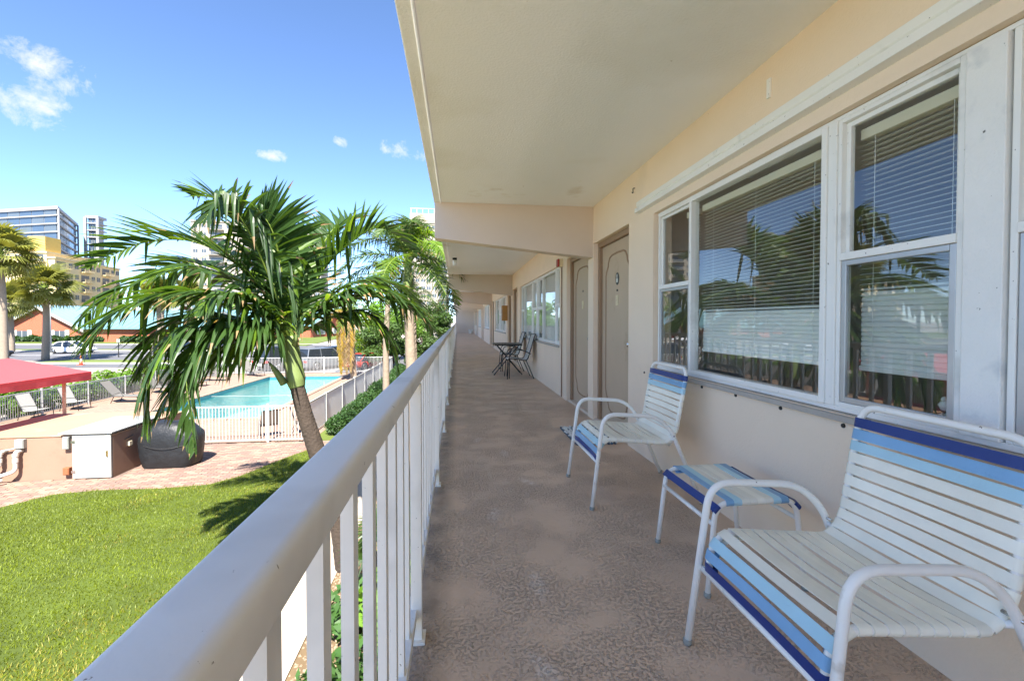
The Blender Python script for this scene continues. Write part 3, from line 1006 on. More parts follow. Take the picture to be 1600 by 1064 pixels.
# ================================================================== walkway furniture
def strap(mb_name, mat, parent, c, T, Nn, a, w, r=0.0125, sag=0.004, th=0.003, local_y=Vector((0, 1, 0))):
    """a vinyl strap across two side tubes at +-a, wrapped round each"""
    path = []
    path.append((-a + 0.03, -r))
    for k in range(5):
        t = R(270 - 45 * k)
        path.append((-a + r * math.cos(t), r * math.sin(t)))
    for k in range(1, 8):
        u = k / 8
        path.append((-a + 2 * a * u, r - sag * math.sin(math.pi * u)))
    for k in range(5):
        t = R(90 - 45 * k)
        path.append((a + r * math.cos(t), r * math.sin(t)))
    path.append((a - 0.03, -r))
    m = len(path)
    vs = []
    c, T, Nn = Vector(c), Vector(T).normalized(), Vector(Nn).normalized()
    for i, (yy, nn) in enumerate(path):
        p0, p1 = path[max(0, i - 1)], path[min(m - 1, i + 1)]
        tx, ty = p1[0] - p0[0], p1[1] - p0[1]
        l = math.hypot(tx, ty)
        ox, oy = -ty / l, tx / l       # outward (path runs over the top from left to right)
        for (off, s) in ((th, -1), (th, 1), (0.0006, 1), (0.0006, -1)):
            vs.append(c + local_y * (yy + ox * off) + Nn * (nn + oy * off) + T * (s * w / 2))
    fs = []
    for i in range(m - 1):
        for k in range(4):
            l = (k + 1) % 4
            fs.append((4 * i + k, 4 * i + l, 4 * i + 4 + l, 4 * i + 4 + k))
    fs += [(0, 3, 2, 1), (4 * m - 4, 4 * m - 3, 4 * m - 2, 4 * m - 1)]
    mb = MB()
    mb.add(vs, fs)
    return mb.build(mb_name, mat, parent, world=False, autosmooth=50)


def strap_chair(label, yc, xo, rotz=0.0, group='vinyl strap patio chairs'):
    """faces -X; local x is measured from the wall side"""
    t = thing('strap_chair', label, 'chair', (xo, yc, 0.0), rotz, group)
    ox = 1.20
    r = 0.0135
    A = 0.30
    for s in (-1, 1):
        pts = [(0.848 - ox, 0.004), (0.925 - ox, 0.608), (1.27 - ox, 0.585), (1.375 - ox, 0.50), (1.592 - ox, 0.004)]
        pts = rounded([(p[0], s * (A + (0.012 if i in (0, 4) else 0)), p[1]) for i, p in enumerate(pts)], [0.09, 0.07, 0.12], 7)
        leg = MB().tube(pts, r, 10).build('arm_leg_frame', 'chair_frame', t, smooth=True, world=False)
        for (x, ys) in ((0.848 - ox, s * (A + 0.012)), (1.592 - ox, s * (A + 0.012))):
            MB().lathe([(0.014, 0.0), (0.016, 0.004), (0.016, 0.02), (0.0145, 0.022)], 10, (x, ys, 0.0)).build('foot_cap', 'rubber' if s > 2 else 'grey_box', leg, smooth=True, world=False)
    a = 0.262
    side = [(0.902, 0.285), (0.902, 0.37), (0.955, 0.437), (1.375, 0.398), (1.432, 0.47), (1.507, 0.885)]
    loop = []
    prof = rounded([(p[0] - ox, 0, p[1]) for p in side], [0.05, 0.05, 0.06, 0.05], 6)
    left = [Vector((p.x, -a, p.z)) for p in prof]
    right = [Vector((p.x, a, p.z)) for p in prof]
    full = left[:-1] + rounded([left[-2], left[-1], right[-1], right[-2]], 0.07, 7)[1:-1] + list(reversed(right[:-1]))
    fr = MB().tube(full, 0.0125, 10).build('seat_frame', 'chair_frame', t, smooth=True, world=False)
    MB().tube([(0.893 - ox, -A, 0.292), (0.893 - ox, A, 0.292)], 0.011, 8).build('cross_bar', 'chair_frame', t, smooth=True, world=False)
    MB().tube([(1.40 - ox, -A, 0.44), (1.415 - ox, -0.2, 0.37), (1.415 - ox, 0.2, 0.37), (1.40 - ox, A, 0.44)], 0.010, 8).build('cross_bar', 'chair_frame', t, smooth=True, world=False)
    for s in (-1, 1):
        for (x, z) in ((0.895 - ox, 0.30), (1.392 - ox, 0.455)):
            MB().tube([(x, s * (A - 0.03), z), (x, s * (A + 0.017), z)], 0.0055, 8).build('rivet', 'steel', t, smooth=True, world=False)
    # straps laid along the profile
    cum = [0.0]
    for i in range(1, len(prof)):
        cum.append(cum[-1] + (prof[i] - prof[i - 1]).length)
    total = cum[-1]

    def at(s):
        for i in range(1, len(prof)):
            if cum[i] >= s:
                u = (s - cum[i - 1]) / max(1e-6, cum[i] - cum[i - 1])
                return prof[i - 1].lerp(prof[i], u), (prof[i] - prof[i - 1]).normalized()
        return prof[-1], (prof[-1] - prof[-2]).normalized()
    end = total - 0.065
    start = 0.03
    n = 24
    pitch = (end - start) / (n - 1)
    for i in range(n):
        s = start + i * pitch
        p, T = at(s)
        p0, T0 = at(max(0, s - 0.012))
        p1, T1 = at(min(total, s + 0.012))
        T = (p1 - p0).normalized()
        Nn = Vector((0, 1, 0)).cross(T) * 1.0
        if Nn.dot(Vector((-0.3, 0, 1))) < 0:
            Nn = -Nn
        j = min(i, n - 1 - i)
        col = ('navy', 'blue', 'light')[j] if j < 3 else 'cream'
        strap('strap', 'strap_' + col, t, p, T, Nn, a, pitch * 0.84 * random.uniform(0.93, 1.05), sag=random.uniform(0.003, 0.016))
    return t


strap_chair('white tubular chair with blue and cream vinyl straps, nearest at the right', 1.27, 1.20)
strap_chair('white tubular chair with blue and cream vinyl straps beside the doormat', 3.107, 1.20)

# matching footstool
ft = thing('footstool', 'low white footstool with blue and cream straps between the two strap chairs', 'footstool', (1.31, 2.09, 0.0))
r = 0.0125
for s in (-1, 1):
    pts = [(-0.232, 0.004), (-0.19, 0.405), (0.19, 0.405), (0.232, 0.004)]
    pts = rounded([(p[0], s * (0.235 + (0.012 if p[1] < 0.1 else 0)), p[1]) for p in pts], 0.07, 7)
    lg = MB().tube(pts, r, 10).build('leg_frame', 'chair_frame', ft, smooth=True, world=False)
    for x in (-0.232, 0.232):
        MB().lathe([(0.013, 0.0), (0.0155, 0.004), (0.0155, 0.02), (0.013, 0.022)], 10, (x, s * 0.247, 0.0)).build('foot_cap', 'grey_box', lg, smooth=True, world=False)
for x in (-0.204, 0.204):
    MB().tube([(x, -0.236, 0.315), (x, 0.236, 0.315)], 0.010, 8).build('cross_bar', 'chair_frame', ft, smooth=True, world=False)
cols = ['navy', 'blue', 'light', 'cream', 'cream', 'cream', 'cream', 'light', 'blue', 'navy']
for i, c in enumerate(cols):
    x = -0.195 + 0.39 * i / 9
    z, T = 0.405, Vector((1, 0, 0))
    if i in (0, 9):
        sg = 1 if i == 9 else -1
        x, z, T = sg * 0.190, 0.380, Vector((0.7, 0, -0.7 * sg))
    Nn = Vector((0, 1, 0)).cross(T) * -1
    if Nn.z < 0:
        Nn = -Nn
    strap('strap', 'strap_' + c, ft, (x if i in (0, 9) else x * 0.86, 0, z), T, Nn, 0.235, 0.036, sag=random.uniform(0.002, 0.009))

# braided doormat
dm = thing('doormat', 'braided black and white doormat in front of the nearest door', 'doormat', (1.32, 4.62, 0.0))
n = 13
for i in range(n):
    x = 1.15 + i * 0.0315
    pts = []
    for q in range(41):
        pts.append((x + 0.004 * math.sin(q * 1.7 + i), 4.27 + q * 0.0175, 0.010 + 0.004 * math.sin(q * 2.1 + i * 1.3)))
    MB().tube(pts, 0.0145, 6).build('braid', ('doormat_dark', 'doormat_pale', 'doormat_dark', 'doormat_blue')[i % 4], dm, smooth=True)
kn_ = MB()
for i in range(n):
    for q in range(20):
        if random.random() < 0.75:
            x, y = 1.15 + i * 0.0315 + random.uniform(-0.01, 0.01), 4.28 + q * 0.036 + random.uniform(-0.01, 0.01)
            kn_.obox((x, y, 0.022), (0.007, 0.004, 0), (-0.006, 0.013, 0), (0, 0, 0.005))
kn_.build('stitching', 'doormat_pale', dm, kind='stuff')


# bistro set
def sling_chair(label, y):
    t = thing('sling_chair', label, 'chair', (1.28, y, 0.0), 0, 'grey sling bistro chairs')
    A = 0.25
    prof = [(-0.24, 0.40), (-0.20, 0.425), (-0.05, 0.415), (0.10, 0.385), (0.16, 0.41), (0.20, 0.50), (0.30, 0.84), (0.335, 0.93)]
    P = spline([(p[0], 0, p[1]) for p in prof], 24)
    vs = []
    for p in P:
        vs += [(p.x, -A + 0.01, p.z), (p.x, A - 0.01, p.z)]
    for i, p in enumerate(P):
        T = (P[min(i + 1, 23)] - P[max(i - 1, 0)]).normalized()
        nn = Vector((-T.z, 0, T.x)) * -0.006
        vs += [(p.x + nn.x, -A + 0.01, p.z + nn.z), (p.x + nn.x, A - 0.01, p.z + nn.z)]
    m = 48
    fs = [(2 * i, 2 * i + 1, 2 * i + 3, 2 * i + 2) for i in range(23)] + [(m + 2 * i, m + 2 * i + 2, m + 2 * i + 3, m + 2 * i + 1) for i in range(23)]
    mb = MB()
    mb.add(vs, fs)
    mb.build('sling', 'sling', t, smooth=True, world=False)
    for s in (-1, 1):
        MB().tube([(p.x, s * A, p.z) for p in P], 0.011, 8).build('side_rail', 'dark_metal', t, smooth=True, world=False)
        MB().tube(rounded([(-0.26, s * (A + 0.02), 0.004), (-0.225, s * (A + 0.02), 0.41), (-0.19, s * (A + 0.02), 0.60), (0.05, s * (A + 0.02), 0.61), (0.235, s * (A + 0.012), 0.52)], [0.05, 0.08, 0.1], 6), 0.009, 8).build('arm', 'dark_metal', t, smooth=True, world=False)
        MB().tube([(0.13, s * (A + 0.01), 0.40), (0.30, s * (A + 0.02), 0.004)], 0.010, 8).build('leg', 'dark_metal', t, smooth=True, world=False)
        MB().tube([(-0.20, s * (A - 0.03), 0.42), (-0.215, s * (A - 0.03), 0.004)], 0.009, 8).build('leg', 'dark_metal', t, smooth=True, world=False)
    MB().tube([(-0.21, -A, 0.30), (-0.21, A, 0.30)], 0.007, 6).build('stretcher', 'dark_metal', t, world=False)
    MB().tube([(0.335, -A, 0.93), (0.335, A, 0.93)], 0.011, 8).build('top_rail', 'dark_metal', t, smooth=True, world=False)
    return t


sling_chair('grey sling chair with dark frame, nearer of the bistro pair', 9.62)
sling_chair('grey sling chair with dark frame, farther of the bistro pair', 11.05)
tb = thing('folding_table', 'small dark folding table with crossed legs between the sling chairs', 'table', (1.12, 10.33, 0.0), 0)
for i in range(9):
    x = -0.28 + 0.07 * i
    MB().box(x - 0.031, x + 0.031, -0.29, 0.29, 0.685, 0.705).build('slat', 'table_slat', tb, world=False, bevel=0.003)
for y in (-0.27, 0.27):
    MB().box(-0.31, 0.31, y - 0.012, y + 0.012, 0.658, 0.684).build('apron', 'dark_metal', tb, world=False)
    MB().bar((-0.32, y * 0.9, 0.006), (0.24, y * 0.9, 0.665), 0.02, 0.03, (0, 1, 0)).build('leg', 'dark_metal', tb, world=False)
    MB().bar((0.32, y * 0.75, 0.006), (-0.24, y * 0.75, 0.665), 0.02, 0.03, (0, 1, 0)).build('leg', 'dark_metal', tb, world=False)

# ceiling lights
for k, lab in ((0, 'small white cylinder ceiling light just before the second beam'), (1, 'white cylinder ceiling light in the farther bay'), ):
    y = 10.1 + k * BAY
    t = thing('ceiling_light', lab, 'light', (-0.06, y, CZ - 0.17), group='walkway ceiling lights')
    MB().lathe([(0.045, 0.125), (0.05, 0.135), (0.05, 0.17)], 14, (-0.06, y, CZ - 0.17)).build('base', 'black_enamel', t, smooth=False)
    MB().lathe([(0.02, 0.0), (0.04, 0.006), (0.042, 0.125)], 14, (-0.06, y, CZ - 0.17)).build('globe', 'diffuser', t, smooth=True)
# fire alarm horn with its conduit
al = thing('fire_alarm', 'red and beige fire alarm horn with conduit beside the second window', 'alarm', (WX, 7.02, 2.08))
MB().box(WX - 0.055, WX + 0.001, 6.99, 7.10, 2.05, 2.18).build('back_box', 'plate_ivory', al, bevel=0.006)
MB().box(WX - 0.085, WX - 0.056, 6.985, 7.105, 2.055, 2.175).build('horn', 'red_plastic', al, bevel=0.006)
MB().tube([(WX - 0.012, 7.03, 2.06), (WX - 0.012, 7.03, 1.0), (WX - 0.012, 7.03, 0.01)], 0.009, 8).build('conduit', 'conduit', al, smooth=True)
# tan hanging box
hb = thing('hose_cabinet', 'tan wooden box with dark emblem hanging on the wall beyond the second beam', 'cabinet', (WX - 0.1, 15.1, 1.25))
MB().box(WX - 0.16, WX + 0.001, 14.95, 15.25, 1.22, 1.72).build('case', 'wood_tan', hb, bevel=0.006)
MB().box(WX - 0.165, WX - 0.161, 15.02, 15.18, 1.36, 1.6).build('emblem', 'dark_metal', hb)
f_ = MB()
frame_rect(f_, 14.955, 15.245, 1.225, 1.715, 0.03, WX - 0.172, WX - 0.161)
f_.build('face_frame', 'wood_tan', hb, bevel=0.002)
# white pot at the far end
pt = thing('plant_pot', 'white pot on the walkway floor by the end wall', 'pot', (1.28, 44.2, 0))
MB().lathe([(0.16, 0.0), (0.19, 0.03), (0.24, 0.34), (0.26, 0.36), (0.26, 0.40), (0.23, 0.40), (0.21, 0.34)], 18, (1.28, 44.2, 0)).build('bowl', 'ceramic', pt, smooth=True)
MB().lathe([(0.2, 0.335), (0.02, 0.35)], 18, (1.28, 44.2, 0)).build('soil', 'soil', pt)

# ================================================================== garden and pool
def sheet(poly, z, name, mat, kind='structure'):
    mb = MB()
    mb.add([(p[0], p[1], z) for p in poly], [tuple(range(len(poly)))])
    o = mb.build(name, mat)
    o['kind'] = kind
    return o


LAWN = [(-16, 9.4), (-10.6, 10.1), (-9.46, 10.62), (-9.0, 11.25), (-8.24, 11.42), (-6.86, 11.37), (-5.9, 11.5), (-5.45, 12.0), (-5.2, 12.6), (-4.9, 13.45), (-4.5, 14.25), (-4.15, 14.45), (-3.5, 14.2), (-3.25, 13.0), (-3.2, 5.0), (-3.2, -6), (-16, -6)]
mbl = MB()
mbl.add([(p[0], p[1], G + 0.03) for p in LAWN] + [(p[0], p[1], G - 0.05) for p in LAWN], [tuple(range(len(LAWN)))[::-1]] + [(i, (i + 1) % len(LAWN), len(LAWN) + (i + 1) % len(LAWN), len(LAWN) + i) for i in range(len(LAWN))])
struct(mbl.build('lawn', 'lawn_soil'))
struct(MB().box(-3.2, -1.87, -6, 46, G - 0.05, G + 0.012).build('path', 'path'))
struct(MB().box(-1.865, WX, -6, 46, G - 0.05, G + 0.0).build('planting_bed', 'soil'))
struct(MB().box(-4.85, -3.2, 15.6, 40, G - 0.05, G - 0.004).build('hedge_strip', 'verge'))


def inside(poly, x, y):
    c = False
    j = len(poly) - 1
    for i in range(len(poly)):
        (xi, yi), (xj, yj) = poly[i], poly[j]
        if (yi > y) != (yj > y) and x < (xj - xi) * (y - yi) / (yj - yi) + xi:
            c = not c
        j = i
    return c


from mathutils import noise as mn


def grass_mesh(count, x0, x1, y0, y1, poly, z, hmin, hmax, seed, name, dens=None):
    rg = random.Random(seed)
    v, f, mi = [], [], []
    n = 0
    while n < count:
        x, y = rg.uniform(x0, x1), rg.uniform(y0, y1)
        n += 1
        if not inside(poly, x + rg.gauss(0, 0.05), y + rg.gauss(0, 0.05)):
            continue
        q = mn.noise((x * 0.7, y * 0.7, 1.3)) + 0.5 * mn.noise((x * 2.3, y * 2.3, 4.1))
        h = rg.uniform(hmin, hmax) * (1 + 0.35 * q)
        a = rg.uniform(0, 6.283)
        w = rg.uniform(0.004, 0.008)
        ln = rg.uniform(0.2, 1.0) * h
        b = rg.uniform(0, 6.283)
        dx, dy = math.cos(a) * w, math.sin(a) * w
        o = len(v)
        v += [(x - dx, y - dy, z), (x + dx, y + dy, z), (x + math.cos(b) * ln, y + math.sin(b) * ln, z + h)]
        f.append((o, o + 1, o + 2))
        q2 = mn.noise((x * 0.35 + 9, y * 0.35, 7.7))
        mi.append(1 if (0.8 * q + 0.7 * q2 + rg.uniform(-0.5, 0.5) > 0.56) else 0)
    mb = MB()
    mb.v, mb.f, mb.mi = v, f, mi
    return mb.build(name, ['grass', 'grass_dry'], kind='stuff')


gr = grass_mesh(190000, -13, -3.2, 3.0, 14.5, LAWN, G + 0.03, 0.018, 0.046, 3, 'grass')
gr['label'] = 'short mown green grass of the lawn beside the building'
gr['category'] = 'grass'

# brick paving between the lawn and the pool fence: a bedding sheet and the pavers on it
PAVE = [(-16, 8.0), (-3.2, 8.0), (-3.2, 15.55), (-16, 15.55)]
pav = sheet(PAVE, G - 0.02, 'brick_paving', 'paver_joint')
pv = MB()
rg = random.Random(5)
ca, sa = math.cos(R(8)), math.sin(R(8))
for i in range(-30, 36):
    for j in range(-24, 26):
        x, y = j * 0.21 + (i % 2) * 0.105, i * 0.105
        X, Y = -7.5 + x * ca - y * sa, 12.7 + x * sa + y * ca
        if not (-11.9 < X < -3.3 and 10.0 < Y < 15.48):
            continue
        if inside(LAWN, X, Y + 0.2) and inside(LAWN, X - 0.3, Y) and inside(LAWN, X + 0.3, Y):
            continue
        if X < -8.45 and Y > 12.35:
            continue
        pv.cur = rg.randrange(4)
        pv.obox((X, Y, G - 0.014 + rg.uniform(-0.003, 0.003)), Vector((ca, sa, 0)) * 0.1, Vector((-sa, ca, 0)) * 0.0475, Vector((0, 0, 0.014)))
pvo = pv.build('paver', ['paver0', 'paver1', 'paver2', 'paver3'], pav, kind='stuff')

# pool deck, coping, pool
deck_m = bpy.data.materials.new('deck_pavers')
deck_m.use_nodes = True
_t = deck_m.node_tree
_br = N(_t, 'ShaderNodeTexBrick')
_br.inputs['Color1'].default_value = lin((152, 128, 110)) + (1,)
_br.inputs['Color2'].default_value = lin((140, 114, 98)) + (1,)
_br.inputs['Mortar'].default_value = lin((112, 92, 80)) + (1,)
_br.inputs['Scale'].default_value = 2.4
_br.inputs['Mortar Size'].default_value = 0.015
_t.links.new(N(_t, 'ShaderNodeNewGeometry').outputs['Position'], _br.inputs['Vector'])
_t.links.new(_br.outputs['Color'], _t.nodes['Principled BSDF'].inputs['Base Color'])
_t.nodes['Principled BSDF'].inputs['Roughness'].default_value = 0.85
MATS['deck_pavers'] = deck_m
struct(sheet_with_hole(-17.6, -4.75, 15.56, 35.9, G).build('pool_deck', 'deck_pavers'))
pool = thing('swimming_pool', 'rectangular turquoise swimming pool inside the white fence', 'pool', ((PX0 + PX1) / 2, (PY0 + PY1) / 2, G - 1.3))
b = MB()
zb, zt = G - 1.25, G + 0.02
b.quad((PX0, PY0, zb), (PX1, PY0, zb), (PX1, PY1, zb - 0.5), (PX0, PY1, zb - 0.5))
b.quad((PX0, PY0, zb), (PX0, PY1, zb - 0.5), (PX0, PY1, zt), (PX0, PY0, zt))
b.quad((PX1, PY1, zb - 0.5), (PX1, PY0, zb), (PX1, PY0, zt), (PX1, PY1, zt))
b.quad((PX1, PY0, zb), (PX0, PY0, zb), (PX0, PY0, zt), (PX1, PY0, zt))
b.quad((PX0, PY1, zb - 0.5), (PX1, PY1, zb - 0.5), (PX1, PY1, zt), (PX0, PY1, zt))
b.build('basin', 'pool_shell', pool)
MB().quad((PX0, PY0, G - 0.13), (PX1, PY0, G - 0.13), (PX1, PY1, G - 0.13), (PX0, PY1, G - 0.13)).build('water', 'water', pool)
cp = MB()
cw = 0.3
cpm = MB().box(-0.145, 0.145, -0.24, 0.24, 0.0, 0.045).mesh('coping_stone', 'coping')
ny = int((PY1 - PY0 + 2 * cw) / 0.5)
for i in range(ny):
    y = PY0 - cw + 0.25 + i * (PY1 - PY0 + 2 * cw - 0.5) / (ny - 1)
    for x in (PX0 - 0.12, PX1 + 0.12):
        inst(cpm, 'coping_stone', pool, (x, y, G + 0.002))
nx = int((PX1 - PX0) / 0.5)
for i in range(nx):
    x = PX0 + 0.26 + i * (PX1 - PX0 - 0.52) / (nx - 1)
    for y in (PY0 - 0.12, PY1 + 0.12):
        inst(cpm, 'coping_stone', pool, (x, y, G + 0.002), (0, 0, R(90)))
tl = MB()
for (x0, x1, y0, y1) in ((PX0, PX1, PY1 - 0.006, PY1 - 0.003), (PX0 + 0.003, PX0 + 0.006, PY0, PY1), (PX1 - 0.006, PX1 - 0.003, PY0, PY1)):
    tl.box(x0, x1, y0, y1, G - 0.2, G - 0.01)
tl.build('waterline_tile', 'pool_tile', pool)
# steps of the pool seen as a dark mark near the corner
MB().box(-9.75, -9.2, PY0 + 0.003, PY0 + 0.02, G - 0.5, G - 0.16).build('steps_mark', 'dark_metal', pool)
lane = MB().tube([(PX0, 26.0, G - 0.11), (PX0 + 2.5, 25.9, G - 0.115), (PX1, 26.05, G - 0.11)], 0.012, 6).build('safety_rope', 'grey_box', pool)


# ------------------------------------------------------------------ pool fences
pk_cache = {}


def fence(a, b, h, label, spacing=0.1, post_sp=2.4, part=None):
    A, B = Vector((a[0], a[1], G)), Vector((b[0], b[1], G))
    t = thing('pool_fence', label, 'fence', A, 0, 'white picket fences round the pool')
    L = (B - A).length
    d = (B - A).normalized()
    ang = math.atan2(d.y, d.x)
    for (z, hh) in ((h - 0.03, 0.04), (0.09, 0.035)):
        MB().bar(A + Vector((0, 0, z)), B + Vector((0, 0, z)), 0.03, hh).build('rail', 'fence_white', t)
    if h not in pk_cache:
        pk_cache[h] = (MB().box(-0.0095, 0.0095, -0.0095, 0.0095, 0.07, h - 0.045).mesh('picket', 'fence_white'), MB().box(-0.03, 0.03, -0.03, 0.03, 0.0, h + 0.03).mesh('post', 'fence_white'))
    pm_, po = pk_cache[h]
    n = int(L / spacing)
    for i in range(n):
        p = A + d * (spacing * (i + 0.5))
        inst(pm_, 'picket', t, p, (0, 0, ang))
    for i in range(int(L / post_sp) + 1):
        inst(po, 'post', t, A + d * min(L - 0.03, i * post_sp + 0.02), (0, 0, ang))
    return t


fence((-8.5, 15.45), (-5.0, 15.45), 1.2, 'white metal picket fence in front of the pool, left of the palm trunk')
fence((-4.95, 15.45), (-4.95, 35.7), 1.2, 'white picket fence running along the hedge on the near side of the pool')
fence((-17.25, 35.8), (-5.0, 35.8), 1.2, 'white picket fence at the far end of the pool before the parked cars')
fence((-17.3, 14.0), (-17.3, 35.8), 1.05, 'white picket fence behind the sun loungers at the left')

# ------------------------------------------------------------------ raised pump room with hatch, pipes and boxes
pr = thing('pump_house', 'low beige stucco pump house with flat terrace top beside the lawn', 'pump house', (-10.4, 14.0, G))
MB().box(-12.3, -8.6, 12.47, 15.4, G - 0.05, -1.66).build('wall', 'stucco_pump', pr, bevel=0.02)
MB().box(-12.32, -8.58, 12.45, 15.42, -1.658, -1.62).build('top_slab', 'deck_top', pr, bevel=0.01)
for i in range(2):
    x = -11.02 + i * 0.35
    MB().box(x - 0.08, x + 0.08, 12.462, 12.469, -2.02, -1.93).build('pipe_hole', 'dark_metal', pr)
ht = thing('access_door', 'white painted door and sloping lid on the corner of the pump house', 'door', (-9.02, 12.4, G))
MB().box(-9.47, -8.60, 12.40, 12.45, G + 0.01, -1.61).build('leaf', 'white_board', ht, bevel=0.006)
MB().prism([(12.36, -1.585), (14.25, -1.56), (14.25, -1.525), (12.36, -1.55)], -9.75, -8.545, 'x').build('lid', 'white_board', ht, bevel=0.004)
for z in (-1.78, -2.52):
    MB().box(-9.49, -9.40, 12.385, 12.399, z - 0.03, z + 0.03).build('hinge', 'steel', ht)
MB().box(-8.70, -8.66, 12.375, 12.399, -2.16, -2.02).build('latch', 'brass', ht)
for (x, z, w, h, m) in ((-10.62, -1.79, 0.2, 0.22, 'grey_box'), (-9.6, -1.80, 0.14, 0.3, 'grey_box'), (-9.6, -2.5, 0.14, 0.18, 'rust')):
    t = thing('junction_box', {-10.62: 'grey electrical box with conduit above the white pipes', -9.6: 'upper grey metal box beside the white access door' if z > -2 else 'rusty lower box beside the white access door'}[x], 'box', (x, 12.4, z - h / 2))
    MB().box(x - w / 2, x + w / 2, 12.37, 12.469, z - h / 2, z + h / 2).build('case', m, t, bevel=0.008)
    MB().box(x - w / 2 + 0.012, x + w / 2 - 0.012, 12.358, 12.369, z - h / 2 + 0.012, z + h / 2 - 0.012).build('cover', m, t, bevel=0.004)
    if x < -10:
        MB().tube(spline([(x - 0.02, 12.40, z - 0.1), (x - 0.2, 12.40, z - 0.13), (x - 0.42, 12.40, z - 0.2), (x - 0.56, 12.40, z - 0.45), (x - 0.58, 12.40, G + 0.02)], 18), 0.02, 8).build('conduit', 'grey_box', t, smooth=True)
pp = thing('pool_pipes', 'white plastic pool pipes with elbows at the foot of the pump house', 'pipes', (-10.9, 12.2, G))
for i, x in enumerate((-11.02, -10.67)):
    pts = rounded([(x + 0.05, 12.47, -1.97), (x, 12.34, -1.97), (x, 12.34, -2.34 - 0.1 * i), (x - 0.25, 12.2, -2.42 - 0.1 * i), (x - 1.0, 11.9, -2.50)], [0.08, 0.1, 0.08], 6)
    p_ = MB().tube(pts, 0.045, 12).build('pipe', 'pvc', pp, smooth=True)
    MB().lathe([(0.058, 0), (0.058, 0.09)], 12, (x, 12.34, -2.22)).build('coupling', 'pvc', p_)
    MB().lathe([(0.058, 0), (0.058, 0.07)], 12, (x, 12.34, -2.08)).build('coupling', 'pvc', p_)
MB().tube(rounded([(-10.75, 12.1, -2.58), (-11.0, 11.85, -2.62), (-12.2, 11.7, -2.62)], 0.08), 0.045, 12).build('pipe', 'pvc', pp, smooth=True)
MB().tube([(-11.16, 12.16, -2.455), (-11.24, 12.13, -2.462)], 0.052, 12).build('collar', 'blue_pvc', pp, smooth=True)

# small fixings on the pump house side
MB().tube([(-8.575, 12.85, -1.86), (-8.56, 13.15, -1.80)], 0.012, 6).build('side_bracket', 'dark_metal', pr)
MB().box(-8.598, -8.53, 12.95, 13.06, -2.05, -1.94).build('tap_box', 'plate_ivory', pr)

# covered barbecue
bq = thing('covered_barbecue', 'barbecue under a black fitted cover beside the pump house', 'barbecue', (-7.72, 13.35, G))
secs = [(0.0, 0.60, 0.36), (0.06, 0.645, 0.39), (0.35, 0.70, 0.41), (0.7, 0.73, 0.42), (0.84, 0.72, 0.41), (0.95, 0.60, 0.39), (1.08, 0.46, 0.34), (1.17, 0.40, 0.25), (1.2, 0.34, 0.12)]
vs, fs = [], []
n = 28
for si, (z, a, b_) in enumerate(secs):
    for k in range(n):
        t_ = 2 * math.pi * k / n
        e = 0.5
        cx_ = math.copysign(abs(math.cos(t_)) ** e, math.cos(t_))
        sy_ = math.copysign(abs(math.sin(t_)) ** e, math.sin(t_))
        wv = 1 + 0.035 * math.sin(5 * t_ + si * 0.6) * (1 - z / 1.3) + 0.015 * math.sin(11 * t_ + si)
        vs.append((-7.72 + a * cx_ * wv, 13.35 + b_ * sy_ * wv, G + z + 0.02 * math.sin(3 * t_) * (z > 0.2)))
for i in range(len(secs) - 1):
    for k in range(n):
        fs.append((i * n + k, i * n + (k + 1) % n, (i + 1) * n + (k + 1) % n, (i + 1) * n + k))
fs.append(tuple((len(secs) - 1) * n + k for k in range(n)))
mb = MB()
mb.add(vs, fs)
mb.build('cover', 'bbq_cover', bq, smooth=True)
for x in (-8.2, -7.24):
    MB().lathe([(0.05, 0), (0.05, 0.03)], 10, (x, 13.05, G)).build('wheel', 'rubber', bq)
MB().tube(spline([(-8.2, 12.95, G + 0.62), (-7.9, 12.90, G + 0.56), (-7.5, 12.90, G + 0.56), (-7.2, 12.95, G + 0.62)], 10), 0.008, 6).build('strap', 'dark_metal', bq)

# ------------------------------------------------------------------ red canopy
cn = thing('canopy', 'red fabric shade canopy on tan posts beyond the pump house', 'canopy', (-13.4, 13.6, G))
cx0, cx1, cy0, cy1, zE, zR = -15.6, -11.62, 9.6, 16.0, -0.40, 0.12
rx = (cx0 + cx1) / 2 + 0.6
rf = MB()
P = dict(a=(cx0, cy0, zE), b=(cx1, cy0, zE), c=(cx1, cy1, zE), d=(cx0, cy1, zE), r0=(rx, cy0 + 1.4, zR), r1=(rx, cy1 - 1.1, zR))


def cloth(mb, p, q, r, s, sag, n=10):
    p, q, r, s = map(Vector, (p, q, r, s))
    vs = []
    for i in range(n + 1):
        for j in range(n + 1):
            u, w = i / n, j / n
            x = p.lerp(q, u).lerp(s.lerp(r, u), w)
            x.z -= sag * math.sin(math.pi * u) * math.sin(math.pi * w)
            vs.append(x)
    mb.add(vs, [(i * (n + 1) + j, (i + 1) * (n + 1) + j, (i + 1) * (n + 1) + j + 1, i * (n + 1) + j + 1) for i in range(n) for j in range(n)])


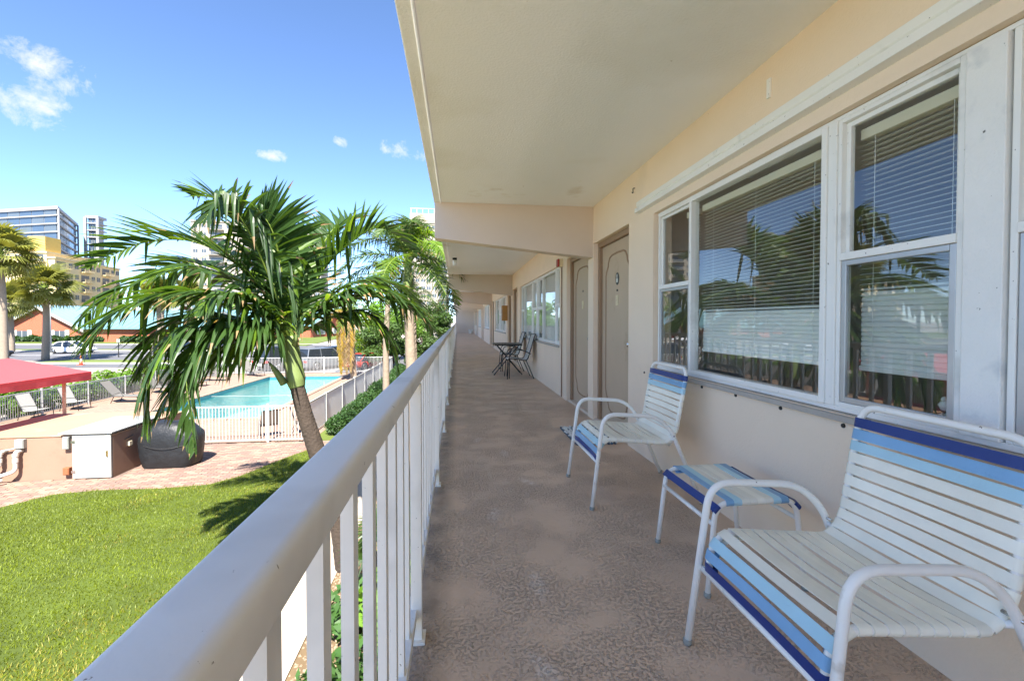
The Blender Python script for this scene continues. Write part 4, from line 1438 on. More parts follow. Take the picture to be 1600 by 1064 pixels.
cloth(rf, P['b'], P['c'], P['r1'], P['r0'], 0.05)
cloth(rf, P['d'], P['a'], P['r0'], P['r1'], 0.05)
cloth(rf, P['c'], P['d'], P['r1'], P['r1'], 0.03)
cloth(rf, P['a'], P['b'], P['r0'], P['r0'], 0.03)
rf.build('roof_fabric', 'canopy', cn, smooth=False, autosmooth=20)
vl = MB()
per = [P['a'], P['b'], P['c'], P['d']]
for i in range(4):
    p, q = Vector(per[i]), Vector(per[(i + 1) % 4])
    n = 40
    pts = [p.lerp(q, k / n) for k in range(n + 1)]
    nrm = (q - p).cross(Vector((0, 0, 1))).normalized()
    vs = []
    for k, x in enumerate(pts):
        off = nrm * (0.012 * math.sin(k * 0.9))
        vs += [x + nrm * 0.004, x + nrm * 0.004 + Vector((0, 0, -0.10)), x + off + Vector((0, 0, -0.26 - 0.012 * math.sin(k * 0.5)))]
    vl.cur = 0
    vl.add(vs, [(3 * k, 3 * k + 1, 3 * k + 4, 3 * k + 3) for k in range(n)])
    vl.cur = 1
    vl.add(vs, [(3 * k + 1, 3 * k + 2, 3 * k + 5, 3 * k + 4) for k in range(n)])
vl.build('valance', ['canopy_trim', 'canopy'], cn, smooth=False)
for (x, y) in ((cx1 - 0.33, cy1 - 0.6), (cx0 + 0.3, cy1 - 0.6), (cx0 + 0.3, cy0 + 0.6)):
    MB().tube([(x, y, G), (x, y, zE)], 0.045, 12).build('post', 'tan_post', cn, smooth=True)


# ------------------------------------------------------------------ loungers and chairs by the pool
def lounger(label, x, y, rot, white=False):
    t = thing('sun_lounger', label, 'lounger', (x, y, G), rot, 'poolside loungers')
    prof = [(-0.95, 0.30), (0.25, 0.34), (0.32, 0.38), (0.86, 1.02)] if not white else [(-0.32, 0.40), (0.18, 0.34), (0.24, 0.38), (0.52, 1.0)]
    A = 0.31
    Pp = rounded([(p[0], 0, p[1]) for p in prof], 0.1, 5)
    vs = []
    for p in Pp:
        vs += [(p.x, -A, p.z), (p.x, A, p.z), (p.x, -A, p.z - 0.02), (p.x, A, p.z - 0.02)]
    mb = MB()
    m = len(Pp)
    mb.add(vs, [(4 * i, 4 * i + 1, 4 * i + 5, 4 * i + 4) for i in range(m - 1)] + [(4 * i + 2, 4 * i + 6, 4 * i + 7, 4 * i + 3) for i in range(m - 1)] + [(4 * i, 4 * i + 4, 4 * i + 6, 4 * i + 2) for i in range(m - 1)] + [(4 * i + 1, 4 * i + 3, 4 * i + 7, 4 * i + 5) for i in range(m - 1)])
    mb.build('sling', 'sling_white' if white else 'sling_out', t, world=False)
    for s in (-1, 1):
        MB().tube([(p.x, s * (A + 0.015), p.z - 0.01) for p in Pp], 0.016, 6).build('side_rail', 'dark_metal', t, world=False, smooth=True)
        x0, x1 = (prof[0][0] + 0.15, 0.30)
        if white:
            MB().tube(rounded([(-0.34, s * (A + 0.03), 0), (-0.30, s * (A + 0.03), 0.58), (0.28, s * (A + 0.03), 0.55), (0.40, s * (A + 0.03), 0)], 0.08), 0.014, 6).build('arm', 'dark_metal', t, world=False, smooth=True)
        else:
            MB().tube([(x0, s * A, 0), (x0 + 0.05, s * A, 0.31)], 0.016, 6).build('leg', 'dark_metal', t, world=False)
            MB().tube([(x1 + 0.1, s * A, 0), (x1 - 0.05, s * A, 0.33)], 0.016, 6).build('leg', 'dark_metal', t, world=False)
            MB().tube(rounded([(0.32, s * (A + 0.02), 0.38), (-0.05, s * (A + 0.02), 0.52), (-0.2, s * (A + 0.02), 0.32)], 0.06), 0.012, 6).build('arm', 'dark_metal', t, world=False)
    return t


lounger('white sling armchair by the fence, left of the canopy post', -16.75, 20.3, R(180), True)
lounger('white sling armchair by the fence, touching the canopy post', -16.75, 22.2, R(180), True)
for (y, lab) in ((24.0, 'grey sling lounger nearest the canopy post'), (26.9, 'second grey sling lounger along the left fence'), (29.4, 'third grey sling lounger along the left fence'), (32.0, 'farthest grey sling lounger along the left fence, behind the palm fronds')):
    lounger(lab, -16.0, y, R(180))
lounger('dark sling lounger on the far deck behind the palm fronds', -14.6, 34.6, R(150))
src = [o for o in COL.objects if o.name.startswith('sling_chair') and o.get('category')][0]
BR = None
for (p_, rz, lab) in (((-6.4, 16.3, G), R(-60), 'brown sling chair inside the pool fence, left of the palm trunk'), ((-5.45, 16.6, G), R(200), 'brown sling chair inside the pool fence, behind the palm trunk')):
    c_ = dup(src, p_, rz, lab, 'poolside chairs')
    for k in [q for q in COL.objects if q.parent == c_ and q.name.startswith('sling')]:
        if BR is None:
            BR = k.data.copy()
            BR.materials[0] = MATS['sling_brown']
        k.data = BR

# ================================================================== palms and planting
def frond_mesh(mb, pts, n=30, L=0.62, w=0.042, droop=0.45, seed=0, lift=0.15, rach=0.018, ang=(48, 62), tip_len=0.45, base_t=0.14, segs=5, bent=0.16, yaw=None, plume=0.12):
    """one pinnate palm leaf: rachis plus two rows of leaflets. material 0 leaflets, 1 rachis"""
    rg = random.Random(seed)
    M = 26
    C = spline(pts, M)
    h = (C[-1] - C[0])
    A = Vector((h.x, h.y, 0))
    if yaw is not None:
        A = Vector((math.cos(yaw), math.sin(yaw), 0))
    A = A.normalized() if A.length > 1e-3 else Vector((1, 0, 0))
    S0 = A.cross(Vector((0, 0, 1))).normalized()
    mb.cur = 1
    mb.tube(C, [max(0.004, rach * (1 - 0.85 * i / (M - 1))) for i in range(M)], 6)
    mb.cur = 0
    for s in (-1, 1):
        for i in range(n):
            t = base_t + (0.99 - base_t) * (i + rg.uniform(-0.2, 0.2)) / (n - 1)
            t = max(base_t, min(0.995, t))
            x = t * (M - 1)
            k = min(int(x), M - 2)
            p = C[k].lerp(C[k + 1], x - k)
            T = (C[k + 1] - C[k]).normalized()
            S = (S0 - T * S0.dot(T)).normalized()
            U = S.cross(T)
            if U.z < 0 and abs(T.z) < 0.9:
                U = -U
            a = R(ang[0] + (90 - ang[0] - 12) * (1 - t) * 0.5 + rg.uniform(-7, 7))
            a = R(90) - a
            prof = math.sin(math.pi * min(1, 0.22 + 0.72 * t)) ** 0.7
            ll = L * max(0.3, prof) * rg.uniform(0.85, 1.1)
            if t > 0.9:
                ll *= tip_len + (1 - tip_len) * (1 - t) * 10
            d = (S * s * math.cos(a) + T * math.sin(a) + U * (lift + rg.uniform(-plume, plume))).normalized()
            dr = droop * rg.uniform(0.5, 1.5)
            fold = rg.random() < bent
            fu = rg.uniform(0.35, 0.7)
            wv0 = (T - d * T.dot(d)).normalized()
            tilt = rg.uniform(-0.5, 0.5)
            q = p.copy()
            vs = []
            for g in range(segs + 1):
                u = g / segs
                dd = (d + Vector((0, 0, -1)) * dr * u * 1.6).normalized()
                if fold and u > fu:
                    dd = (dd * 0.25 + Vector((0, 0, -1))).normalized()
                if g:
                    q = q + dd * (ll / segs)
                wid = w * (0.5 + 0.5 * min(1, u * 4)) * (1 - u ** 1.8) ** 0.8 * (0.7 + 0.3 * prof)
                wv = (wv0 - dd * wv0.dot(dd)).normalized()
                nn = wv.cross(dd)
                wv = (wv * math.cos(tilt) + nn * math.sin(tilt))
                if g == segs:
                    vs.append(q.copy())
                else:
                    vs += [q - wv * wid / 2, q + nn * wid * 0.12, q + wv * wid / 2]
            fs = []
            for g in range(segs - 1):
                o = 3 * g
                fs += [(o, o + 1, o + 4, o + 3), (o + 1, o + 2, o + 5, o + 4)]
            o = 3 * (segs - 1)
            tip = [(o, o + 1, o + 3), (o + 1, o + 2, o + 3)]
            base = len(mb.v)
            mb.cur = 3 if rg.random() < 0.06 else 0       # a few yellowing leaflets
            mb.add(vs, fs)
            if rg.random() < 0.22:
                mb.cur = 2                                # browned tips
            mb.f += [tuple(base + k for k in q) for q in tip]
            mb.mi += [mb.cur] * 2
            mb.cur = 0


def trunk_tube(path, radii, n=14, M=40, ring=0.0, seed=1):
    C = spline(path, M)
    rr = []
    rg = random.Random(seed)
    for i in range(M):
        x = i / (M - 1) * (len(radii) - 1)
        k = min(int(x), len(radii) - 2)
        rr.append((radii[k] * (1 - (x - k)) + radii[k + 1] * (x - k)) * (1 + (ring * (i % 2) + rg.uniform(-ring, ring) * 0.4)))
    return MB().tube(C, rr, n)


# near palm
CR = Vector((-2.56, 7.4, 0.95))
p1 = thing('palm_tree', 'large dark green palm with smooth green crownshaft beside the railing', 'palm tree', (-1.75, 7.4, G))
trunk_tube([(-1.75, 7.4, G - 0.05), (-1.88, 7.4, -1.9), (-2.16, 7.4, -0.95), (-2.36, 7.4, -0.28), (-2.49, 7.4, 0.24)], [0.17, 0.14, 0.13, 0.115, 0.105], ring=0.035, M=64).build('trunk', 'bark', p1, smooth=True)
trunk_tube([(-2.475, 7.4, 0.18), (-2.50, 7.4, 0.32), (-2.53, 7.4, 0.6), (-2.56, 7.4, 0.98)], [0.115, 0.145, 0.12, 0.09], M=20).build('crownshaft', 'crownshaft', p1, smooth=True)
FR = [
    ('leaf_palm', [(0, 0, 0), (-0.35, 0.2, 0.88), (-0.76, 0.4, 1.61), (-1.23, 0.5, 2.18), (-1.72, 0.6, 2.3)], dict(droop=0.22, lift=0.35, bent=0.06)),
    ('leaf_palm', [(0, 0, 0), (-0.2, -0.3, 0.93), (-0.37, -0.6, 1.57), (-0.57, -0.8, 1.89), (-0.73, -1.0, 1.56)], dict(bent=0.55)),
    ('leaf_palm', [(0, 0, 0), (-0.42, -0.2, 0.6), (-0.94, -0.4, 0.96), (-1.39, -0.5, 0.96), (-2.05, -0.6, 0.66), (-2.5, -0.7, 0.2)], dict(L=0.85)),
    ('leaf_palm', [(0, 0, 0), (-0.64, 0.1, 0.96), (-1.42, 0.2, 1.46), (-2.2, 0.2, 1.45), (-3.0, 0.2, 1.05)], dict(droop=0.22, lift=0.35, bent=0.06)),
    ('leaf_palm', [(0, 0, 0), (-0.34, -0.4, 0.22), (-0.72, -0.7, 0.16), (-1.0, -0.9, -0.3), (-0.85, -1.05, -1.45)], dict(droop=0.8, L=1.05, w=0.08, bent=0.25)),
    ('leaf_palm', [(0, 0, 0), (-0.56, -0.1, 0.27), (-1.23, -0.2, 0.36), (-1.75, -0.2, 0.08), (-2.04, -0.2, -0.57)], dict(droop=0.7)),
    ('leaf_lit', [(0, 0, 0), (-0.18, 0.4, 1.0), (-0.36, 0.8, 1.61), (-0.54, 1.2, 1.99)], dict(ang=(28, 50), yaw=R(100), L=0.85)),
    ('leaf_palm', [(0, 0, 0), (0.38, 0.2, 0.99), (0.8, 0.3, 1.5), (1.3, 0.4, 1.8), (1.85, 0.4, 1.4)], dict(L=0.9, droop=0.25, lift=0.4, bent=0.08)),
    ('leaf_palm', [(0, 0, 0), (0.62, 0.0, 0.47), (1.11, 0.0, 0.65), (1.7, 0.15, 0.5), (2.25, 0.3, 0.05)], dict(L=0.8, droop=0.35, lift=0.25)),
    ('leaf_palm', [(0, 0, 0), (0.7, 0.1, 0.37), (1.11, 0.1, 0.37), (1.45, 0.2, 0.0), (1.6, 0.2, -0.75)], dict(droop=0.6, L=0.74)),
    ('leaf_palm', [(0, 0, 0), (0.16, 0.6, 1.13), (0.37, 1.0, 1.86), (0.73, 1.4, 2.18)], dict(droop=0.22, lift=0.35, bent=0.06)),
    ('leaf_palm', [(0, 0, 0), (-0.06, -0.2, 1.04), (-0.11, -0.4, 1.57), (-0.27, -0.5, 1.86)], dict(droop=0.22, lift=0.35, bent=0.06)),
    ('leaf_palm', [(0, 0, 0), (-1.04, 0.8, 0.92), (-2.16, 1.4, 1.31), (-3.15, 1.8, 1.11)], dict(droop=0.3, lift=0.3)),
    ('leaf_palm', [(0, 0, 0), (-0.3, -0.5, 0.54), (-0.58, -0.9, 0.61), (-0.74, -1.2, 0.35)], dict(L=0.6)),
    ('leaf_palm', [(0, 0, 0), (-0.43, -0.2, -0.02), (-0.92, -0.3, -0.15), (-1.35, -0.4, -0.55), (-1.65, -0.4, -1.05)], dict(droop=0.8)),
    ('leaf_palm', [(0, 0, 0), (-0.56, -0.5, 0.54), (-1.15, -0.8, 0.65), (-1.75, -1.0, 0.39), (-2.1, -1.1, -0.1)], {}),
    ('leaf_palm', [(0, 0, 0), (-0.5, -0.5, 0.3), (-1.05, -0.85, 0.2), (-1.4, -1.0, -0.4), (-1.35, -1.1, -1.2)], dict(droop=0.8, L=0.95)),
    ('leaf_palm', [(0, 0, 0), (0.55, -0.1, 0.55), (1.15, -0.1, 0.8), (1.75, 0.0, 0.6), (2.2, 0.1, 0.1)], dict(L=0.8, droop=0.5)),
    ('leaf_palm', [(0, 0, 0), (0.5, 0.3, 0.65), (1.05, 0.5, 0.95), (1.6, 0.7, 0.8), (2.05, 0.8, 0.35)], dict(L=0.8, droop=0.4)),
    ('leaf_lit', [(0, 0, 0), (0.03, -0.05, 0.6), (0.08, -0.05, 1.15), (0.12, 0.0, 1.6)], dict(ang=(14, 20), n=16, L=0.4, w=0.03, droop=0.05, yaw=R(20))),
]
for i, (m, off, kw) in enumerate(FR):
    mb = MB()
    pts = [CR + Vector(o) for o in off]
    a = dict(n=50, L=0.92, w=0.078, droop=0.5, seed=20 + i, rach=0.022, base_t=0.09)
    a.update(kw)
    frond_mesh(mb, pts, **a)
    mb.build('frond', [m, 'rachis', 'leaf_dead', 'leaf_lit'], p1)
for i, (dx, dy) in enumerate(((-0.09, -0.05), (0.08, -0.06), (0.02, 0.1))):
    MB().tube(spline([CR + Vector((dx * 0.8, dy, -0.12)), CR + Vector((dx * 2.4, dy * 2, 0.28)), CR + Vector((dx * 4.5, dy * 4, 0.42))], 8), [0.045, 0.042, 0.038, 0.034, 0.03, 0.026, 0.022, 0.018], 8).build('leaf_base', 'crownshaft', p1, smooth=True)
MB().tube(spline([(-2.62, 7.27, 0.25), (-2.72, 7.2, 0.46), (-2.80, 7.15, 0.60)], 6), [0.06, 0.055, 0.045, 0.035, 0.02, 0.006], 8).build('loose_sheath', 'crownshaft', p1, smooth=True)


def feather_palm(label, base, top, rad, nf, L, mats, seed, leaf=0.5, w=0.035, elev=(75, -35), n=26, droop=0.4, bark='bark_pale', hang=None, shaft=True, plume=0.12):
    rg = random.Random(seed)
    t = thing('palm_tree', label, 'palm tree', base)
    B, T_ = Vector(base), Vector(top)
    mid = B.lerp(T_, 0.5) + Vector((rg.uniform(-0.1, 0.1), 0, 0))
    trunk_tube([B - Vector((0, 0, 0.05)), mid, T_ - Vector((0, 0, 0.7 if shaft else 0.0))], [rad * 1.25, rad, rad * 0.85], ring=0.03, M=40).build('trunk', bark, t, smooth=True)
    if shaft:
        trunk_tube([T_ - Vector((0, 0, 0.75)), T_ - Vector((0, 0, 0.5)), T_ + Vector((0, 0, 0.1))], [rad * 0.9, rad * 1.12, rad * 0.6], M=12).build('crownshaft', 'crownshaft', t, smooth=True)
    for i in range(nf):
        az = i * 2.399 + rg.uniform(-0.2, 0.2)
        e = R(elev[0] + (elev[1] - elev[0]) * (i / max(1, nf - 1)) + rg.uniform(-6, 6))
        d = Vector((math.cos(az), math.sin(az), 0))
        ll = L * rg.uniform(0.85, 1.1)
        dn = max(0.25, 0.9 - e * 0.4)
        if d.x > 0.35:
            ll *= 1 - 0.45 * (d.x - 0.35)      # kept back from the building
        pts = [T_, T_ + d * ll * 0.33 * math.cos(e) + Vector((0, 0, ll * 0.36 * math.sin(e) + 0.06 * ll)), T_ + d * ll * 0.68 * math.cos(e) + Vector((0, 0, ll * (0.6 * math.sin(e) - 0.10 * dn))), T_ + d * ll * 0.95 * math.cos(e * 0.9) + Vector((0, 0, ll * (0.68 * math.sin(e) - 0.42 * dn)))]
        mb = MB()
        frond_mesh(mb, pts, n=n, L=leaf, w=w, droop=droop, seed=seed * 50 + i, rach=0.02, segs=4, bent=0.08, yaw=az, plume=plume)
        mb.build('frond', [mats[i % len(mats)], 'rachis', 'leaf_dead', 'leaf_lit'], t)
    if hang:
        for i in range(hang[0]):
            az = hang[3] + rg.uniform(-0.6, 0.6) if len(hang) > 3 else i * 1.9 + 0.4
            d = Vector((math.cos(az), math.sin(az), 0))
            ll = 4.0 * rg.uniform(0.8, 1.1)
            pts = [T_, T_ + d * 0.45 + Vector((0, 0, 0.1)), T_ + d * 0.75 + Vector((0, 0, -ll * 0.4)), T_ + d * 0.72 + Vector((0, 0, -ll * 0.95))]
            mb = MB()
            frond_mesh(mb, pts, n=64, L=leaf * 1.3, w=0.085, droop=0.7, seed=seed * 90 + i, rach=0.025, segs=4, bent=0.2, yaw=az)
            mb.build('frond', [hang[1] if i % 2 == 0 else hang[2], 'rachis', 'leaf_dead', 'leaf_yellow'], t)
    return t


feather_palm('taller bright green palm with pale ringed trunk right behind the railing', (-1.2, 13.6, G), (-1.45, 13.8, 2.85), 0.15, 21, 2.6, ['leaf_lit', 'leaf_lit', 'leaf_pale', 'leaf_palm', 'leaf_pale'], 3, leaf=0.58, w=0.036, n=85, plume=0.5, elev=(82, -30))
feather_palm('palm with hanging yellow and brown fronds at the far corner of the pool', (-7.0, 31.9, G), (-7.3, 31.9, 1.8), 0.17, 9, 2.4, ['leaf_pale', 'leaf_yellow', 'leaf_tree'], 5, leaf=0.5, w=0.05, hang=(9, 'leaf_yellow', 'leaf_dead', -1.8), elev=(60, 0))
feather_palm('slim green palm behind the bright palm near the far part of the railing', (-3.2, 21.0, G), (-3.1, 21.0, 2.7), 0.13, 13, 2.3, ['leaf_palm', 'leaf_pale'], 8, leaf=0.5, w=0.035, n=30)
feather_palm('green palm hugging the balcony beyond the second beam', (-1.7, 18.6, G), (-1.75, 18.6, 1.9), 0.12, 14, 1.6, ['leaf_tree', 'leaf_palm'], 9, leaf=0.45, w=0.03, n=30)

# fan palms along the street
fan = MB()
rgf = random.Random(2)
fan.cur = 1
fan.tube([(0, 0, 0), (0.5, 0, 0.05), (1.0, 0, 0.02)], 0.02, 5)
fan.cur = 0
for i in range(22):
    a = R(-115 + 230 * i / 21)
    l = 1.0 * (0.75 + 0.25 * math.cos(a)) * rgf.uniform(0.9, 1.1)
    d = Vector((math.cos(a), math.sin(a), 0.12))
    s = Vector((-math.sin(a), math.cos(a), 0))
    o = Vector((1.0, 0, 0.02))
    m1, m2 = o + d * l * 0.55, o + d * l + Vector((0, 0, -0.35 - 0.15 * rgf.random()))
    fan.add([o - s * 0.01, o + s * 0.01, m1 + s * 0.055 + Vector((0, 0, 0.03)), m1 - s * 0.055, m2], [(0, 1, 2, 3), (3, 2, 4)])
FAN = fan.mesh('frond', ['leaf_sabal', 'rachis'])


def fan_palm(label, base, H, R0, rad, seed, nf=42):
    rg = random.Random(seed)
    t = thing('fan_palm', label, 'palm tree', base, 0, 'fan palms along the street')
    B = Vector(base)
    T_ = B + Vector((rg.uniform(-0.2, 0.2), 0, H))
    trunk_tube([B - Vector((0, 0, 0.1)), B.lerp(T_, 0.5) + Vector((0.06, 0, 0)), T_], [rad * 1.2, rad, rad * 0.9], M=20, ring=0.02).build('trunk', 'bark_pale', t, smooth=True)
    for i in range(nf):
        az = i * 2.399
        e = R(80 - 130 * (i / nf) ** 0.9 + rg.uniform(-8, 8))
        sc = R0 / 1.9 * rg.uniform(0.85, 1.1)
        o = inst(FAN, 'frond', t, T_ + Vector((0, 0, rg.uniform(-0.3, 0.3))), (rg.uniform(-0.5, 0.5), -e, az), (sc,) * 3)
    return t


fan_palm('tallest fan palm, cut by the left edge of the picture', (-39.6, 45.0, G), 9.6, 3.1, 0.26, 1)
fan_palm('fan palm whose trunk crosses the brick gable by the white pole', (-41.7, 51.6, G), 7.2, 2.9, 0.27, 2)
fan_palm('small fan palm farther back at the left edge', (-54.6, 63.0, G), 6.2, 2.8, 0.26, 3)
fan_palm('fan palm in front of the blue roofs, behind the palm fronds', (-36.0, 60.0, G), 7.0, 2.6, 0.25, 4)
fan_palm('fan palm beyond the road, framed by the drooping frond', (-42.5, 78.0, G), 8.0, 3.0, 0.28, 5)
fan_palm('fan palm in front of the white building', (-50.0, 84.0, G), 8.5, 3.0, 0.28, 6)


def leaf_cloud(mb, boxes, n, size, seed, flat=0.5):
    """leaf-sized quads spread through a set of ellipsoids (c, r), thicker near their surface"""
    rg = random.Random(seed)
    wts = [r[0] * r[1] * r[2] for (_, r) in boxes]
    for _ in range(n):
        c, r = rg.choices(boxes, wts)[0]
        while True:
            d = Vector((rg.gauss(0, 1), rg.gauss(0, 1), rg.gauss(0, 1)))
            if d.length > 1e-3:
                break
        d.normalize()
        k = rg.uniform(0.35, 1.05) ** 0.5
        p = Vector(c) + Vector((d.x * r[0], d.y * r[1], d.z * r[2])) * k
        a = Vector((rg.uniform(-1, 1), rg.uniform(-1, 1), rg.uniform(-0.6, 0.6))).normalized()
        nn = (d * flat + Vector((rg.uniform(-1, 1), rg.uniform(-1, 1), rg.uniform(0, 1.4)))).normalized()
        b = nn.cross(a)
        if b.length < 1e-3:
            continue
        b.normalize()
        a = b.cross(nn)
        s = size * rg.uniform(0.6, 1.3)
        mb.add([p - a * s, p - b * s * 0.45, p + a * s, p + b * s * 0.45], [(0, 1, 2, 3)])


def hedge(label, pts, rx, h, n, size, mat, seed, z=G, name='hedge', step=0.5, group=None):
    rg = random.Random(seed)
    A = Vector((pts[0][0], pts[0][1], z))
    t = thing(name, label, 'hedge' if name == 'hedge' else 'shrub', A, 0, group)
    boxes = []
    for i in range(len(pts) - 1):
        a, b = Vector((*pts[i], z)), Vector((*pts[i + 1], z))
        L = (b - a).length
        k = max(1, int(L / step))
        for q in range(k):
            p = a.lerp(b, (q + 0.5) / k)
            hh = h * rg.uniform(0.8, 1.2)
            boxes.append((p + Vector((rg.uniform(-0.25, 0.25) * rx, rg.uniform(-0.2, 0.2), hh * 0.5)), (rx * rg.uniform(0.75, 1.15), step * 0.8, hh * 0.55)))
    mb = MB()
    leaf_cloud(mb, boxes, n, size, seed)
    mb.build('foliage', mat, t)
    st = MB()
    for (c, r) in boxes:
        for q in range(2):
            x, y = c[0] + rg.uniform(-0.4, 0.4) * r[0], c[1] + rg.uniform(-0.3, 0.3)
            st.tube([(x, y, z - 0.02), (x + rg.uniform(-0.1, 0.1), y, z + r[2])], 0.012, 5)
    st.build('stems', 'bark', t)
    return t


hedge('low clipped green hedge along the near pool fence', [(-4.1, 15.9), (-4.1, 20)], 0.52, 0.62, 9000, 0.055, 'leaf_hedge', 11)
hedge('low clipped green hedge farther along the pool fence', [(-4.25, 20.3), (-4.25, 36)], 0.42, 0.6, 14000, 0.06, 'leaf_hedge', 12)
hedge('bright green large-leaved hedge outside the left pool fence', [(-18.2, 13), (-18.2, 36)], 0.6, 1.15, 12000, 0.12, 'leaf_bright', 13, step=0.8)
hedge('dark clipped hedge along the foot of the brick gable house', [(-91, 97.5), (-66, 94.5)], 0.8, 1.1, 4000, 0.3, 'leaf_hedge', 14, step=1.4)
hedge('clipped hedge across the road below the blue roofs', [(-62, 92.5), (-44, 90)], 0.8, 1.0, 3000, 0.3, 'leaf_hedge', 15, step=1.4)
# planting under the balcony
for i, (x, y, h, lab, m) in enumerate(((-1.15, 4.3, 0.55, 'leafy green shrub in the gravel bed nearest the viewer, seen between balusters', 'leaf_hedge'), (-0.75, 5.6, 0.75, 'upright broad-leaved shrub against the building under the walkway', 'leaf_bright'), (-1.2, 6.0, 0.4, 'low green plant in the gravel bed beside the path', 'leaf_hedge'), (-0.9, 8.2, 0.6, 'green shrub in the bed near the palm foot', 'leaf_hedge'))):
    t = thing('shrub', lab, 'shrub', (x, y, G), 0, 'shrubs in the gravel bed')
    mb = MB()
    leaf_cloud(mb, [(Vector((x, y, G + h * 0.6)), (0.5, 0.6, h * 0.6)), (Vector((x + 0.1, y + 0.5, G + h * 0.4)), (0.4, 0.4, h * 0.45))], 900, 0.075, 40 + i)
    mb.build('foliage', m, t)
    st = MB()
    for q in range(6):
        a = q * 1.05
        st.tube([(x + 0.05 * math.cos(a), y + 0.05 * math.sin(a), G - 0.02), (x + 0.3 * math.cos(a), y + 0.3 * math.sin(a), G + h * 0.8)], 0.009, 5)
    st.build('stems', 'bark', t)
fpm = MB()
rgp = random.Random(77)
sp_ = thing('fan_palm', 'small fan-leaved plant below the balcony, seen between balusters', 'palm plant', (-0.95, 6.9, G))
MB().tube([(-0.95, 6.9, G - 0.03), (-0.95, 6.9, G + 0.5)], [0.06, 0.04], 8).build('trunk', 'bark', sp_, smooth=True)
FAN2 = FAN.copy()
FAN2.materials[0] = MATS['leaf_palm']
for i in range(14):
    inst(FAN2, 'frond', sp_, (-0.95, 6.9, G + 0.5), (rgp.uniform(-0.4, 0.4), -R(70 - 5 * i), i * 2.4), (0.42,) * 3)
# gravel
gv = MB()
for i in range(5200):
    x, y = rgp.uniform(-1.85, -0.3), rgp.uniform(3.2, 10.5)
    s = rgp.uniform(0.012, 0.028)
    a = rgp.uniform(0, 3.1)
    c, d = math.cos(a) * s, math.sin(a) * s
    z = G + 0.002
    gv.add([(x + c, y + d, z), (x - d, y + c, z), (x - c, y - d, z), (x + d, y - c, z), (x + rgp.uniform(-0.3, 0.3) * s, y, z + s * 0.8)], [(0, 1, 4), (1, 2, 4), (2, 3, 4), (3, 0, 4)])
gvo = gv.build('gravel', 'gravel', kind='stuff')
gvo['label'] = 'loose brown gravel in the bed below the walkway'
gvo['category'] = 'gravel'


def tree(label, base, H, r, n, size, mat, seed, blobs=14, trunk_r=0.16, clear=0.35, group='trees beyond the pool'):
    rg = random.Random(seed)
    B = Vector(base)
    t = thing('tree', label, 'tree', B, 0, group)
    tr = MB()
    top = B + Vector((0, 0, H * 0.75))
    tr.tube(spline([B - Vector((0, 0, 0.1)), B + Vector((rg.uniform(-0.2, 0.2), 0, H * 0.4)), top], 10), [trunk_r * (1 - 0.07 * i) for i in range(10)], 8)
    boxes = []
    for i in range(blobs):
        a = i * 2.4 + rg.uniform(-0.4, 0.4)
        f = rg.uniform(0.2, 0.85)
        z = H * (clear + (1 - clear) * rg.uniform(0.1, 0.88))
        c = B + Vector((math.cos(a) * r * f, math.sin(a) * r * f, z))
        s = r * rg.uniform(0.28, 0.5)
        boxes.append((c, (s, s, s * 0.75)))
        tr.tube([B + Vector((0, 0, H * clear * 0.9)), c], [trunk_r * 0.4, 0.015], 5)
    tr.build('trunk', 'bark', t, smooth=True)
    mb = MB()
    leaf_cloud(mb, boxes, n, size, seed)
    mb.build('crown', mat, t)
    return t


tree('dense green tree beyond the far corner of the pool fence', (-5.6, 39.5, G), 4.0, 2.0, 5200, 0.14, 'leaf_tree', 21, clear=0.05)
tree('yellowish green tree behind the hanging yellow fronds', (-7.9, 42.5, G), 4.6, 2.2, 4500, 0.14, 'leaf_lit', 22, clear=0.05)
tree('bushy green tree close to the far end of the building', (-3.0, 38.5, G), 3.4, 1.6, 5200, 0.14, 'leaf_tree', 23, clear=0.05)
tree('green tree behind the parked cars near the building end', (-5.0, 48.0, G), 4.2, 2.4, 4500, 0.18, 'leaf_bright', 24, clear=0.05)
tree('tall dark tree behind the far balcony end', (-1.8, 50.5, G), 4.8, 2.2, 4500, 0.18, 'leaf_tree', 25, clear=0.1)
tree('round green tree on the verge left of the blue roofs', (-30.5, 80.0, G), 5.0, 2.2, 2500, 0.2, 'leaf_bright', 26, clear=0.2)
tree('small tree before the brick wall across the road', (-38.0, 88.0, G), 4.2, 1.8, 2000, 0.2, 'leaf_sabal', 27, clear=0.2)
tree('orange-green tree at the corner of the brick building', (-45.5, 91.0, G), 4.5, 1.8, 2000, 0.2, 'leaf_yellow', 28, clear=0.15)
for i, (x, y) in enumerate(((-150, 190), (-118, 175), (-90, 160), (-63, 150), (-40, 150), (-22, 140), (-8, 130))):
    tree(['far green tree behind the yellow apartment block', 'far green tree right of the yellow apartment block', 'far green tree behind the brick gable house', 'far green tree behind the blue roofs', 'far tree in the middle distance behind the palm crown', 'far tree right of the palm crown', 'far tree beyond the end of the building'][i],
         (x, y, G), 9 + i % 3, 6.0, 2600, 0.45, ['leaf_tree', 'leaf_bright'][i % 2], 60 + i, trunk_r=0.3, clear=0.15, group='far trees')

# ================================================================== street
cr = Vector((math.cos(R(6.82)), -math.sin(R(6.82)), 0))      # the street runs across, slightly askew
cf = Vector((math.sin(R(6.82)), math.cos(R(6.82)), 0))


def strip(name, mat, d0, d1, z0, z1, u0=-180.0, u1=90.0):
    p = [cf * d0 + cr * u0, cf * d0 + cr * u1, cf * d1 + cr * u1, cf * d1 + cr * u0]
    return struct(MB().prism([(q.x, q.y) for q in p], z0, z1).build(name, mat))


